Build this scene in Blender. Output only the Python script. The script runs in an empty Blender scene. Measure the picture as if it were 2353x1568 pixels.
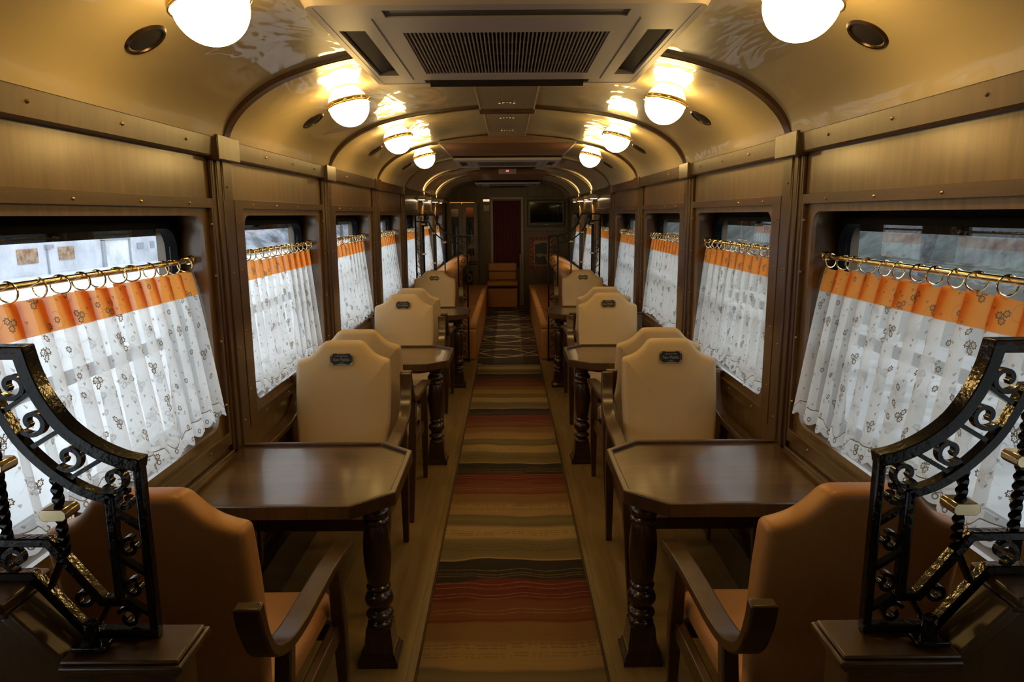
import bpy, bmesh, math, random
from mathutils import Vector, Matrix
random.seed(7)
SC = bpy.context.scene
COL = SC.collection
PI = math.pi

# ------------------------------------------------------------------ camera
cam_d = bpy.data.cameras.new('camera')
cam = bpy.data.objects.new('camera', cam_d)
COL.objects.link(cam)
SC.camera = cam
EYE = 1.667
PITCH = math.atan(290 / 1600.0)
cam_d.sensor_width = 36.0
cam_d.lens = 36.0 * 1600 / 2353
cam_d.shift_x = 0.0033
cam_d.clip_start = 0.02
cam_d.clip_end = 400
cam.matrix_world = (Matrix.Translation((0, 0, EYE)) @ Matrix.Rotation(PI / 2 - PITCH, 4, 'X')
                    @ Matrix.Rotation(math.radians(-0.4), 4, 'Z'))

# ------------------------------------------------------------------ colour management, world
SC.view_settings.view_transform = 'Standard'
SC.view_settings.look = 'None'
SC.view_settings.gamma = 1.0
SC.view_settings.use_curve_mapping = False
SC.view_settings.exposure = 0.0
SC.cycles.transparent_max_bounces = 20
SC.cycles.max_bounces = 8
SC.cycles.diffuse_bounces = 4
SC.cycles.glossy_bounces = 4
SC.cycles.sample_clamp_indirect = 4.0
SC.cycles.caustics_reflective = False
SC.cycles.caustics_refractive = False
SC.cycles.use_denoising = True

LAMP_COL = (1.0, 0.65, 0.215)
LAMP_STRENGTH = 26.0
SKY = (0.86, 0.91, 1.0)
SKY_STRENGTH = 2.55

w = bpy.data.worlds.new('overcast_sky')
SC.world = w
w.use_nodes = True
bg = w.node_tree.nodes['Background']
bg.inputs[0].default_value = (*SKY, 1)
bg.inputs[1].default_value = SKY_STRENGTH

# ------------------------------------------------------------------ node helpers
class NT:
    def __init__(s, name):
        s.m = bpy.data.materials.new(name)
        s.m.use_nodes = True
        s.t = s.m.node_tree
        s.b = s.t.nodes['Principled BSDF']
        s.out = s.t.nodes['Material Output']
    def n(s, typ, ins=None, **kw):
        nd = s.t.nodes.new(typ)
        for k, v in kw.items():
            setattr(nd, k, v)
        for k, v in (ins or {}).items():
            if isinstance(v, bpy.types.NodeSocket):
                s.t.links.new(v, nd.inputs[k])
            else:
                nd.inputs[k].default_value = v
        return nd
    def math(s, op, a, b=0.0, c=None):
        ins = {0: a, 1: b}
        if c is not None:
            ins[2] = c
        return s.n('ShaderNodeMath', ins, operation=op).outputs[0]
    def mix(s, f, a, b):
        nd = s.n('ShaderNodeMix', data_type='RGBA')
        for k, v in ((0, f), (6, a), (7, b)):
            if isinstance(v, bpy.types.NodeSocket):
                s.t.links.new(v, nd.inputs[k])
            elif k == 0:
                nd.inputs[k].default_value = v
            else:
                nd.inputs[k].default_value = (*v, 1)
        return nd.outputs[2]
    def ramp(s, f, stops, interp='LINEAR'):
        nd = s.n('ShaderNodeValToRGB', {0: f})
        nd.color_ramp.interpolation = interp
        el = nd.color_ramp.elements
        el[0].position = stops[0][0]; el[0].color = (*stops[0][1], 1)
        el[1].position = stops[1][0]; el[1].color = (*stops[1][1], 1)
        for p, c in stops[2:]:
            e = el.new(p); e.color = (*c, 1)
        return nd.outputs[0]
    def set(s, **kw):
        for k, v in kw.items():
            k = k.replace('_', ' ')
            if isinstance(v, bpy.types.NodeSocket):
                s.t.links.new(v, s.b.inputs[k])
            elif isinstance(v, tuple):
                s.b.inputs[k].default_value = (*v, 1)
            else:
                s.b.inputs[k].default_value = v
        return s
    def bump(s, h, strength=0.2, dist=0.01):
        nd = s.n('ShaderNodeBump', {'Height': h, 'Strength': strength, 'Distance': dist})
        s.t.links.new(nd.outputs[0], s.b.inputs['Normal'])
    def obj(s):
        return s.n('ShaderNodeTexCoord').outputs['Object']
    def gen_scaled(s, v, sc):
        return s.n('ShaderNodeMapping', {'Vector': v, 'Scale': sc}).outputs[0]

def plain(name, col, rough=0.5, metal=0.0, **kw):
    t = NT(name); t.set(Base_Color=col, Roughness=rough, Metallic=metal, **kw)
    return t.m

def wood(name, dark, light, scale=(1, 1, 1), rough=0.32, coat=0.3, grain=1.0, crough=None):
    t = NT(name)
    v = t.gen_scaled(t.obj(), scale)
    n1 = t.n('ShaderNodeTexNoise', {'Vector': v, 'Scale': 3.0 * grain, 'Detail': 7.0, 'Roughness': 0.6, 'Distortion': 0.6}).outputs[0]
    n2 = t.n('ShaderNodeTexNoise', {'Vector': v, 'Scale': 22.0 * grain, 'Detail': 3.0, 'Roughness': 0.7}).outputs[0]
    f = t.math('ADD', t.math('MULTIPLY', n1, 0.75), t.math('MULTIPLY', n2, 0.25))
    c = t.ramp(f, [(0.33, dark), (0.66, light)])
    t.set(Base_Color=c, Roughness=t.math('ADD', t.math('MULTIPLY', n2, 0.12), rough - 0.06))
    t.b.inputs['Coat Weight'].default_value = coat
    t.b.inputs['Coat Roughness'].default_value = crough or rough * 0.75
    t.bump(n2, 0.06, 0.002)
    return t.m

M = {}
W_D, W_L = (0.060, 0.029, 0.0078), (0.122, 0.064, 0.0175)
M['wood_v'] = wood('walnut_vertical_grain', (0.098, 0.050, 0.0115), (0.185, 0.102, 0.024), (9, 9, 0.7), 0.42, 0.9, 1.0, 0.20)
M['wood_y'] = wood('walnut_long_grain', W_D, W_L, (9, 0.8, 9), 0.33, 0.25)
M['wood_trim'] = wood('walnut_trim', (0.046, 0.021, 0.0065), (0.092, 0.045, 0.0135), (7, 7, 1), 0.32, 0.22)
M['wood_dark'] = wood('dark_stained_wood', (0.030, 0.013, 0.007), (0.065, 0.028, 0.013), (7, 7, 1), 0.25, 0.5)
M['wood_end'] = wood('end_wall_veneer', (0.085, 0.055, 0.024), (0.16, 0.105, 0.045), (7, 7, 0.8), 0.4, 0.2)
M['wood_soffit'] = wood('soffit_veneer', (0.10, 0.040, 0.012), (0.19, 0.085, 0.028), (1, 7, 7), 0.36, 0.2)

def table_mat():
    t = NT('table_top_walnut')
    o = t.obj()
    sep = t.n('ShaderNodeSeparateXYZ', {0: o})
    plank = t.math('FLOOR', t.math('MULTIPLY', t.math('ADD', sep.outputs[1], 0.31), 9.0))
    wn = t.n('ShaderNodeTexWhiteNoise', {'W': plank}, noise_dimensions='1D').outputs[0]
    off = t.n('ShaderNodeCombineXYZ', {0: t.math('MULTIPLY', wn, 5.0), 1: 0.0, 2: 0.0}).outputs[0]
    v = t.n('ShaderNodeVectorMath', {0: o, 1: off}, operation='ADD').outputs[0]
    v = t.gen_scaled(v, (1.6, 16, 5))
    n1 = t.n('ShaderNodeTexNoise', {'Vector': v, 'Scale': 2.0, 'Detail': 6.0, 'Roughness': 0.6, 'Distortion': 0.8}).outputs[0]
    f = t.math('ADD', t.math('MULTIPLY', n1, 0.8), t.math('MULTIPLY', wn, 0.22))
    c = t.ramp(f, [(0.3, (0.058, 0.027, 0.010)), (0.75, (0.13, 0.064, 0.023))])
    t.set(Base_Color=c, Roughness=0.30)
    t.b.inputs['Coat Weight'].default_value = 0.9
    t.b.inputs['Coat Roughness'].default_value = 0.13
    return t.m
M['table'] = table_mat()

def ceiling_mat():
    t = NT('cream_gloss_ceiling_paint')
    v = t.gen_scaled(t.obj(), (1.0, 0.45, 1.0))
    n1 = t.n('ShaderNodeTexNoise', {'Vector': v, 'Scale': 3.6, 'Detail': 3.0, 'Roughness': 0.5, 'Distortion': 0.8}).outputs[0]
    t.set(Base_Color=(0.45, 0.36, 0.185), Roughness=0.45)
    t.b.inputs['Coat Weight'].default_value = 0.55
    t.b.inputs['Coat Roughness'].default_value = 0.05
    bp = t.n('ShaderNodeBump', {'Height': n1, 'Strength': 0.5, 'Distance': 0.03})
    t.t.links.new(bp.outputs[0], t.b.inputs['Coat Normal'])
    return t.m
M['ceiling'] = ceiling_mat()

def floor_mat():
    t = NT('oak_laminate_floor')
    o = t.obj()
    sep = t.n('ShaderNodeSeparateXYZ', {0: o})
    row = t.math('FLOOR', t.math('MULTIPLY', sep.outputs[0], 5.2))
    wn = t.n('ShaderNodeTexWhiteNoise', {'W': row}, noise_dimensions='1D').outputs[0]
    yy = t.math('FLOOR', t.math('MULTIPLY', t.math('ADD', sep.outputs[1], t.math('MULTIPLY', wn, 3.0)), 0.85))
    cmb = t.n('ShaderNodeCombineXYZ', {0: row, 1: yy, 2: 0.0}).outputs[0]
    w2 = t.n('ShaderNodeTexWhiteNoise', {'Vector': cmb}, noise_dimensions='3D').outputs[0]
    v = t.gen_scaled(o, (14, 1.1, 1))
    n1 = t.n('ShaderNodeTexNoise', {'Vector': v, 'Scale': 2.4, 'Detail': 6.0, 'Roughness': 0.6, 'Distortion': 0.5}).outputs[0]
    f = t.math('ADD', t.math('MULTIPLY', n1, 0.8), t.math('MULTIPLY', w2, 0.25))
    c = t.ramp(f, [(0.3, (0.22, 0.14, 0.050)), (0.8, (0.38, 0.26, 0.105))])
    fx = t.math('FRACT', t.math('MULTIPLY', sep.outputs[0], 5.2))
    line = t.math('LESS_THAN', fx, 0.012)
    c = t.mix(t.math('MULTIPLY', line, 0.6), c, (0.06, 0.035, 0.015))
    t.set(Base_Color=c, Roughness=0.38)
    return t.m
M['floor'] = floor_mat()

def rug_mat():
    t = NT('striped_runner_wool')
    o = t.obj()
    sep = t.n('ShaderNodeSeparateXYZ', {0: o})
    def wob(sc, amp, seed):
        v = t.n('ShaderNodeMapping', {'Vector': o, 'Scale': sc, 'Location': (seed, seed * 2, 0)}).outputs[0]
        n = t.n('ShaderNodeTexNoise', {'Vector': v, 'Scale': 1.0, 'Detail': 1.0}).outputs[0]
        return t.math('MULTIPLY', t.math('SUBTRACT', n, 0.5), amp)
    def phase(wb):
        return t.math('FRACT', t.math('DIVIDE', t.math('ADD', t.math('SUBTRACT', 3.15 + 1.345 * 4, sep.outputs[1]), wb), 1.345))
    p1 = phase(wob((3.2, 1.2, 1), 0.10, 1.0))
    DK, RD, RS, BR, TN, OL, LT, GR = ((0.020, 0.013, 0.008), (0.125, 0.015, 0.010), (0.165, 0.050, 0.017), (0.215, 0.110, 0.034),
                                      (0.33, 0.205, 0.075), (0.14, 0.105, 0.045), (0.38, 0.26, 0.105), (0.19, 0.14, 0.060))
    base = t.ramp(p1, [(0.0, DK), (0.138, DK), (0.15, RD), (0.262, RD), (0.28, RS), (0.375, RS), (0.385, RD), (0.396, BR), (0.48, BR),
                       (0.52, TN), (0.61, TN), (0.625, OL), (0.66, GR), (0.71, OL), (0.735, LT), (0.82, LT), (0.84, GR), (0.90, OL), (0.985, GR), (0.997, LT)])
    p2 = phase(wob((4.5, 0.8, 1), 0.085, 5.0))
    K, Wt = (0, 0, 0), (1, 1, 1)
    def lines(ps, wd=0.0016):
        st = [(0.0, K)]
        for p in ps:
            st += [(p - wd * 2, K), (p, Wt), (p + wd * 2, K)]
        return st
    l1 = t.ramp(p2, lines([0.078, 0.105, 0.122, 0.168, 0.195, 0.235, 0.255, 0.325, 0.345]))
    v = t.gen_scaled(o, (60, 8, 1))
    dash = t.n('ShaderNodeTexNoise', {'Vector': v, 'Scale': 1.0, 'Detail': 2.0}).outputs[0]
    l1 = t.math('MULTIPLY', l1, t.math('ADD', dash, -0.1))
    c = t.mix(l1, base, (0.50, 0.33, 0.16))
    l2 = t.ramp(p2, lines([0.505, 0.52, 0.545, 0.56, 0.765, 0.785, 0.80, 0.88, 0.93]))
    d2 = t.math('GREATER_THAN', dash, 0.47)
    c = t.mix(t.math('MULTIPLY', t.math('MULTIPLY', l2, d2), 0.75), c, (0.045, 0.022, 0.010))
    vs = t.gen_scaled(o, (3, 55, 1))
    st = t.n('ShaderNodeTexNoise', {'Vector': vs, 'Scale': 1.0, 'Detail': 3.0, 'Distortion': 0.3}).outputs[0]
    c = t.mix(t.math('MULTIPLY', t.math('SUBTRACT', st, 0.35), 0.35), c, (0.07, 0.045, 0.02))
    fine = t.n('ShaderNodeTexNoise', {'Vector': o, 'Scale': 380.0, 'Detail': 2.0}).outputs[0]
    t.set(Base_Color=c, Roughness=0.95)
    t.bump(t.math('ADD', fine, st), 0.4, 0.004)
    return t.m
M['rug'] = rug_mat()
M['rug_edge'] = plain('rug_binding', (0.085, 0.05, 0.022), 0.9)

def rug2_mat():
    t = NT('brown_wave_carpet')
    o = t.obj()
    sep = t.n('ShaderNodeSeparateXYZ', {0: o})
    x, y = sep.outputs[0], sep.outputs[1]
    tot = None
    for per, amp, fr, ph, wd in ((0.98, 0.27, 5.2, 0.3, 0.020), (0.98, -0.27, 5.2, 0.3, 0.020), (0.49, 0.05, 7.0, 1.2, 0.011), (0.61, -0.07, 5.0, 2.2, 0.011)):
        sn = t.math('MULTIPLY', t.math('COSINE', t.math('ADD', t.math('MULTIPLY', x, fr), ph)), amp)
        fr_ = t.math('FRACT', t.math('DIVIDE', t.math('ADD', y, sn), per))
        ln = t.math('LESS_THAN', t.math('ABSOLUTE', t.math('SUBTRACT', fr_, 0.5)), wd / per)
        tot = ln if tot is None else t.math('MAXIMUM', tot, ln)
    c = t.mix(t.math('MULTIPLY', tot, 0.85), (0.042, 0.023, 0.011), (0.46, 0.36, 0.22))
    t.set(Base_Color=c, Roughness=0.95)
    fine = t.n('ShaderNodeTexNoise', {'Vector': o, 'Scale': 300.0}).outputs[0]
    t.bump(fine, 0.3, 0.004)
    return t.m
M['rug2'] = rug2_mat()

def leather(name, col, rough=0.42):
    t = NT(name)
    o = t.obj()
    n1 = t.n('ShaderNodeTexNoise', {'Vector': o, 'Scale': 5.0, 'Detail': 3.0}).outputs[0]
    vo = t.n('ShaderNodeTexVoronoi', {'Vector': o, 'Scale': 420.0}).outputs[0]
    c2 = tuple(x * 0.84 for x in col)
    t.set(Base_Color=t.mix(n1, c2, col), Roughness=rough)
    t.bump(t.math('ADD', vo, t.math('MULTIPLY', n1, 3.0)), 0.10, 0.002)
    return t.m
M['cream'] = leather('cream_leather', (0.70, 0.515, 0.275), 0.42)
M['orange'] = leather('tan_orange_leather', (0.58, 0.265, 0.075), 0.40)

M['iron'] = plain('black_gloss_iron', (0.004, 0.004, 0.005), 0.13)
M['iron'].node_tree.nodes['Principled BSDF'].inputs['Specular IOR Level'].default_value = 0.5
def hammer(m, sc, st):
    t = NT.__new__(NT); t.m = m; t.t = m.node_tree; t.b = t.t.nodes['Principled BSDF']
    n = t.n('ShaderNodeTexNoise', {'Vector': t.obj(), 'Scale': sc, 'Detail': 2.0}).outputs[0]
    t.bump(n, st, 0.004)
hammer(M['iron'], 110.0, 0.16)
M['brass'] = plain('polished_brass', (0.86, 0.70, 0.42), 0.16, 1.0)
M['brass_dull'] = plain('aged_brass', (0.45, 0.33, 0.16), 0.32, 1.0)
M['rubber'] = plain('black_window_rubber', (0.003, 0.003, 0.0035), 0.7)
M['rubber'].node_tree.nodes['Principled BSDF'].inputs['Specular IOR Level'].default_value = 0.12
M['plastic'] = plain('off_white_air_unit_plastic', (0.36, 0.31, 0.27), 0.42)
M['plastic_dark'] = plain('dark_outlet_plastic', (0.014, 0.011, 0.009), 0.5)
M['black'] = plain('matt_black_cavity', (0.006, 0.005, 0.004), 0.7)
M['grille'] = plain('grille_plastic', (0.26, 0.21, 0.16), 0.5)
M['bronze'] = plain('dark_bronze', (0.05, 0.032, 0.016), 0.28, 0.7)
M['chrome'] = plain('chrome', (0.75, 0.72, 0.66), 0.12, 1.0)
M['panel_cream'] = plain('cream_panel_paint', (0.30, 0.23, 0.14), 0.22)
M['redcloth'] = plain('dark_red_cloth', (0.11, 0.017, 0.013), 0.9)
M['tv_screen'] = plain('tv_glass', (0.003, 0.0035, 0.003), 0.06)
M['tv_screen'].node_tree.nodes['Principled BSDF'].inputs['Specular IOR Level'].default_value = 0.3
M['tv_case'] = plain('tv_black_plastic', (0.008, 0.008, 0.009), 0.25)
M['paper_grey'] = plain('old_photo_print', (0.07, 0.065, 0.045), 0.6)
M['paper_light'] = plain('photo_light_tone', (0.34, 0.30, 0.22), 0.6)
M['mat_orange'] = plain('patterned_mat_orange', (0.42, 0.16, 0.06), 0.7)
M['mat_red'] = plain('patterned_mat_red', (0.17, 0.035, 0.018), 0.7)
M['badge'] = plain('badge_black_enamel', (0.008, 0.007, 0.005), 0.35)
M['badge_txt'] = plain('badge_silver_lettering', (0.36, 0.33, 0.27), 0.4, 0.5)
M['white_metal'] = plain('painted_light_metal', (0.42, 0.36, 0.25), 0.35)
M['glassware'] = plain('grey_blue_glassware', (0.10, 0.115, 0.13), 0.15)

def emit(name, col, st):
    t = NT(name)
    t.set(Base_Color=(0.8, 0.75, 0.65), Roughness=0.3)
    t.b.inputs['Emission Color'].default_value = (*col, 1)
    t.b.inputs['Emission Strength'].default_value = st
    return t.m
M['globe'] = emit('lit_opal_globe', LAMP_COL, LAMP_STRENGTH)
M['led'] = emit('lit_reading_lamp_lens', (1.0, 0.74, 0.42), 16.0)
M['sign'] = emit('lit_sign_face', (1.0, 0.72, 0.36), 0.9)
M['cablight'] = emit('lit_cabinet_lamp', (1.0, 0.5, 0.16), 2.5)

def glass_mat():
    t = NT('window_glass')
    tr = t.n('ShaderNodeBsdfTransparent', {'Color': (0.93, 0.96, 0.95, 1)})
    gl = t.n('ShaderNodeBsdfGlossy', {'Color': (1, 1, 1, 1), 'Roughness': 0.0})
    bf = t.n('ShaderNodeNewGeometry').outputs['Backfacing']
    fr = t.n('ShaderNodeFresnel', {'IOR': t.math('ADD', t.math('MULTIPLY', bf, 1 / 1.45 - 1.45), 1.45)})
    mx = t.n('ShaderNodeMixShader', {0: fr.outputs[0], 1: tr.outputs[0], 2: gl.outputs[0]})
    t.t.links.new(mx.outputs[0], t.out.inputs[0])
    return t.m
M['glass'] = glass_mat()

def curtain_mat(name, col, thin, transp, hem):
    t = NT(name)
    uv = t.n('ShaderNodeTexCoord').outputs['UV']
    def flowers(cell, rnd, fr, offs, thresh, shift):
        v = t.n('ShaderNodeMapping', {'Vector': uv, 'Location': (shift, shift * 0.7, 0)}).outputs[0]
        vo = t.n('ShaderNodeTexVoronoi', {'Vector': v, 'Scale': 1 / cell, 'Randomness': rnd}, voronoi_dimensions='2D')
        d0 = t.n('ShaderNodeVectorMath', {0: v, 1: vo.outputs['Position']}, operation='SUBTRACT').outputs[0]
        sel = t.math('LESS_THAN', t.n('ShaderNodeSeparateColor', {0: vo.outputs['Color']}).outputs[0], thresh)
        acc = None
        for ox, oy in offs:
            d = t.n('ShaderNodeVectorMath', {0: d0, 1: (ox, oy, 0)}, operation='SUBTRACT').outputs[0]
            ln = t.n('ShaderNodeVectorMath', {0: d}, operation='LENGTH').outputs['Value']
            s2 = t.n('ShaderNodeSeparateXYZ', {0: d})
            an = t.math('ARCTAN2', s2.outputs[1], s2.outputs[0])
            r = t.math('ADD', fr, t.math('MULTIPLY', t.math('COSINE', t.math('MULTIPLY', an, 7.0)), fr * 0.22))
            ring = t.math('LESS_THAN', t.math('ABSOLUTE', t.math('SUBTRACT', ln, r)), fr * 0.30)
            dot = t.math('LESS_THAN', ln, fr * 0.2)
            g = t.math('MAXIMUM', ring, dot)
            acc = g if acc is None else t.math('MAXIMUM', acc, g)
        return t.math('MULTIPLY', acc, sel), vo, d0
    f1, vo1, d1 = flowers(0.115, 0.75, 0.0065, [(0.0085, 0.0), (-0.0075, 0.006), (-0.002, -0.0125)], 0.72, 0.0)
    f2, vo2, d2 = flowers(0.075, 0.9, 0.0062, [(0, 0)], 0.45, 3.3)
    f3, vo3, d3 = flowers(0.033, 0.9, 0.0016, [(0.0022, 0), (-0.0022, 0.0012), (0.0, -0.0026)], 0.45, 7.1)
    fl = t.math('MAXIMUM', t.math('MAXIMUM', f1, f2), f3)
    ln1 = t.n('ShaderNodeVectorMath', {0: d2}, operation='LENGTH').outputs['Value']
    s1 = t.n('ShaderNodeSeparateXYZ', {0: d2})
    vine = t.math('LESS_THAN', t.math('ABSOLUTE', t.math('SUBTRACT', ln1, 0.021)), 0.0007)
    vine = t.math('MULTIPLY', t.math('MULTIPLY', vine, t.math('GREATER_THAN', s1.outputs[0], -0.008)), 0.45)
    ptn = t.math('MAXIMUM', fl, vine)
    su = t.n('ShaderNodeSeparateXYZ', {0: uv})
    if hem:
        wv = t.math('MULTIPLY', t.math('SINE', t.math('MULTIPLY', su.outputs[0], 2 * PI / 0.13)), 0.012)
        hl = t.math('SUBTRACT', t.math('SUBTRACT', su.outputs[1], 0.042), wv)
        line = t.math('LESS_THAN', t.math('ABSOLUTE', hl), 0.0016)
        fu = t.math('SUBTRACT', t.math('MULTIPLY', t.math('FRACT', t.math('DIVIDE', su.outputs[0], 0.065)), 0.065), 0.0325)
        cb = t.n('ShaderNodeCombineXYZ', {0: fu, 1: t.math('SUBTRACT', su.outputs[1], 0.020), 2: 0.0}).outputs[0]
        lh = t.n('ShaderNodeVectorMath', {0: cb}, operation='LENGTH').outputs['Value']
        rg = t.math('LESS_THAN', t.math('ABSOLUTE', t.math('SUBTRACT', lh, 0.0065)), 0.0016)
        ptn = t.math('MAXIMUM', ptn, t.math('MAXIMUM', line, rg))
        edge = t.math('LESS_THAN', hl, 0.0)
        transp_s = t.math('MULTIPLY', t.math('SUBTRACT', 1.0, t.math('MULTIPLY', edge, 0.5)), transp)
    else:
        transp_s = t.math('ADD', 0.0, transp)
    c = t.mix(ptn, col, (0.20, 0.145, 0.085))
    dif = t.n('ShaderNodeBsdfDiffuse', {'Color': c})
    trl = t.n('ShaderNodeBsdfTranslucent', {'Color': c})
    mx = t.n('ShaderNodeMixShader', {0: thin, 1: dif.outputs[0], 2: trl.outputs[0]})
    tr = t.n('ShaderNodeBsdfTransparent')
    fac = t.math('MULTIPLY', transp_s, t.math('SUBTRACT', 1.0, ptn))
    m2 = t.n('ShaderNodeMixShader', {0: fac, 1: mx.outputs[0], 2: tr.outputs[0]})
    t.t.links.new(m2.outputs[0], t.out.inputs[0])
    return t.m
M['sheer'] = curtain_mat('embroidered_sheer_voile', (0.93, 0.92, 0.90), 0.78, 0.40, True)
M['band'] = curtain_mat('orange_voile_band', (0.90, 0.34, 0.065), 0.66, 0.07, False)

# ------------------------------------------------------------------ mesh builder
class MB:
    def __init__(s):
        s.v = []; s.f = []; s.uv = None
    def add(s, vs, fs):
        o = len(s.v)
        s.v += [tuple(v) for v in vs]
        s.f += [tuple(i + o for i in f) for f in fs]
        return s
    def box(s, x0, x1, y0, y1, z0, z1):
        x0, x1 = min(x0, x1), max(x0, x1); y0, y1 = min(y0, y1), max(y0, y1); z0, z1 = min(z0, z1), max(z0, z1)
        return s.add([(x, y, z) for z in (z0, z1) for y in (y0, y1) for x in (x0, x1)],
                     [(0, 2, 3, 1), (4, 5, 7, 6), (0, 1, 5, 4), (2, 6, 7, 3), (0, 4, 6, 2), (1, 3, 7, 5)])
    def prism(s, poly, a, b, axis='y'):
        n = len(poly)
        mp = {'y': lambda p, d: (p[0], d, p[1]), 'x': lambda p, d: (d, p[0], p[1]), 'z': lambda p, d: (p[0], p[1], d)}[axis]
        vs = [mp(p, a) for p in poly] + [mp(p, b) for p in poly]
        fs = [tuple(range(n)), tuple(range(2 * n - 1, n - 1, -1))]
        fs += [(i, i + n, (i + 1) % n + n, (i + 1) % n) for i in range(n)]
        return s.add(vs, fs)
    def lathe(s, prof, seg=24, c=(0, 0, 0), mtx=None, sq=None):
        vs, fs = [], []
        for i, (r, z) in enumerate(prof):
            for k in range(seg):
                a = 2 * PI * (k + 0.5) / seg
                vs.append(Vector((r * math.cos(a), r * math.sin(a), z)))
        for i in range(len(prof) - 1):
            for k in range(seg):
                k2 = (k + 1) % seg
                fs.append((i * seg + k, i * seg + k2, (i + 1) * seg + k2, (i + 1) * seg + k))
        fs.append(tuple(range(seg - 1, -1, -1)))
        fs.append(tuple((len(prof) - 1) * seg + k for k in range(seg)))
        if mtx is not None:
            vs = [mtx @ v for v in vs]
        return s.add([(v[0] + c[0], v[1] + c[1], v[2] + c[2]) for v in vs], fs)
    def torus(s, R, r, c=(0, 0, 0), mtx=None, seg=28, rs=8, sz=1.0):
        vs, fs = [], []
        for i in range(seg):
            a = 2 * PI * i / seg
            for j in range(rs):
                b = 2 * PI * j / rs
                vs.append(Vector(((R + r * math.cos(b)) * math.cos(a), (R + r * math.cos(b)) * math.sin(a), r * sz * math.sin(b))))
        for i in range(seg):
            for j in range(rs):
                fs.append((i * rs + j, ((i + 1) % seg) * rs + j, ((i + 1) % seg) * rs + (j + 1) % rs, i * rs + (j + 1) % rs))
        if mtx is not None:
            vs = [mtx @ v for v in vs]
        return s.add([(v[0] + c[0], v[1] + c[1], v[2] + c[2]) for v in vs], fs)
    def ball(s, r, c, seg=16, n=10, half=False, mtx=None, sz=1.0):
        prof = []
        for i in range(n + 1):
            t = -PI / 2 + PI * i / n
            if half and t > 0.001: break
            prof.append((max(r * math.cos(t), 1e-4), r * sz * math.sin(t)))
        return s.lathe(prof, seg, c, mtx)
    def tube(s, pts, r, seg=8, twist=None):
        pts = [Vector(p) for p in pts]
        vs, fs = [], []
        up = Vector((0, 0, 1))
        for i, p in enumerate(pts):
            d = (pts[min(i + 1, len(pts) - 1)] - pts[max(i - 1, 0)]).normalized()
            u = up if abs(d.dot(up)) < 0.95 else Vector((0, 1, 0))
            a = d.cross(u).normalized(); b = d.cross(a).normalized()
            rr = r(i / (len(pts) - 1)) if callable(r) else r
            for k in range(seg):
                an = 2 * PI * k / seg + (twist * i if twist else 0)
                vs.append(p + a * rr * math.cos(an) + b * rr * math.sin(an))
        for i in range(len(pts) - 1):
            for k in range(seg):
                k2 = (k + 1) % seg
                fs.append((i * seg + k, i * seg + k2, (i + 1) * seg + k2, (i + 1) * seg + k))
        fs.append(tuple(range(seg - 1, -1, -1)))
        fs.append(tuple((len(pts) - 1) * seg + k for k in range(seg)))
        return s.add(vs, fs)
    def sweep(s, pts, th, a, b, axis='y'):
        """strip of in-plane thickness th along 2-D polyline, extruded between a and b on the axis"""
        pts = [Vector(p) for p in pts]
        n = len(pts); L, R = [], []
        for i, p in enumerate(pts):
            d1 = (p - pts[i - 1]).normalized() if i else (pts[1] - p).normalized()
            d2 = (pts[i + 1] - p).normalized() if i < n - 1 else d1
            n1 = Vector((-d1.y, d1.x)); n2 = Vector((-d2.y, d2.x))
            m = (n1 + n2)
            m = m.normalized() if m.length > 1e-6 else n1
            k = th / 2 / max(m.dot(n1), 0.4)
            L.append(p + m * k); R.append(p - m * k)
        mp = {'y': lambda p, d: (p[0], d, p[1]), 'x': lambda p, d: (d, p[0], p[1]), 'z': lambda p, d: (p[0], p[1], d)}[axis]
        vs = []
        for i in range(n):
            vs += [mp(L[i], a), mp(R[i], a), mp(R[i], b), mp(L[i], b)]
        fs = [(0, 1, 2, 3), tuple(4 * (n - 1) + k for k in (3, 2, 1, 0))]
        for i in range(n - 1):
            for k in range(4):
                fs.append((4 * i + k, 4 * i + (k + 1) % 4, 4 * i + 4 + (k + 1) % 4, 4 * i + 4 + k))
        return s.add(vs, fs)
    def ring(s, outer, inner, mp, d0, d1, outer2=None, inner2=None):
        """closed plate between two loops of equal count"""
        n = len(outer)
        o2 = outer2 or outer; i2 = inner2 or inner
        vs = [mp(p, d0) for p in outer] + [mp(p, d0) for p in inner] + [mp(p, d1) for p in o2] + [mp(p, d1) for p in i2]
        fs = []
        for i in range(n):
            j = (i + 1) % n
            fs += [(i, j, n + j, n + i), (2 * n + i, 3 * n + i, 3 * n + j, 2 * n + j), (i, 2 * n + i, 2 * n + j, j), (n + i, n + j, 3 * n + j, 3 * n + i)]
        return s.add(vs, fs)
    def build(s, name, mat, parent=None, bevel=0, seg=2, sharp=38, loc=None, smooth=True, subd=0):
        me = bpy.data.meshes.new(name)
        me.from_pydata(s.v, [], s.f)
        bm = bmesh.new(); bm.from_mesh(me)
        bmesh.ops.recalc_face_normals(bm, faces=bm.faces)
        if smooth:
            for e in bm.edges:
                if len(e.link_faces) == 2 and e.calc_face_angle(0) > math.radians(sharp):
                    e.smooth = False
            for f in bm.faces: f.smooth = True
        bm.to_mesh(me); bm.free()
        me.materials.append(mat)
        o = bpy.data.objects.new(name, me)
        COL.objects.link(o)
        if parent is not None: o.parent = parent
        if loc is not None: o.location = loc
        if bevel:
            md = o.modifiers.new('bevel', 'BEVEL'); md.width = bevel; md.segments = seg; md.limit_method = 'ANGLE'; md.angle_limit = math.radians(35)
            md.harden_normals = False
        if subd:
            md = o.modifiers.new('subd', 'SUBSURF'); md.levels = subd; md.render_levels = subd
        return o

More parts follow.
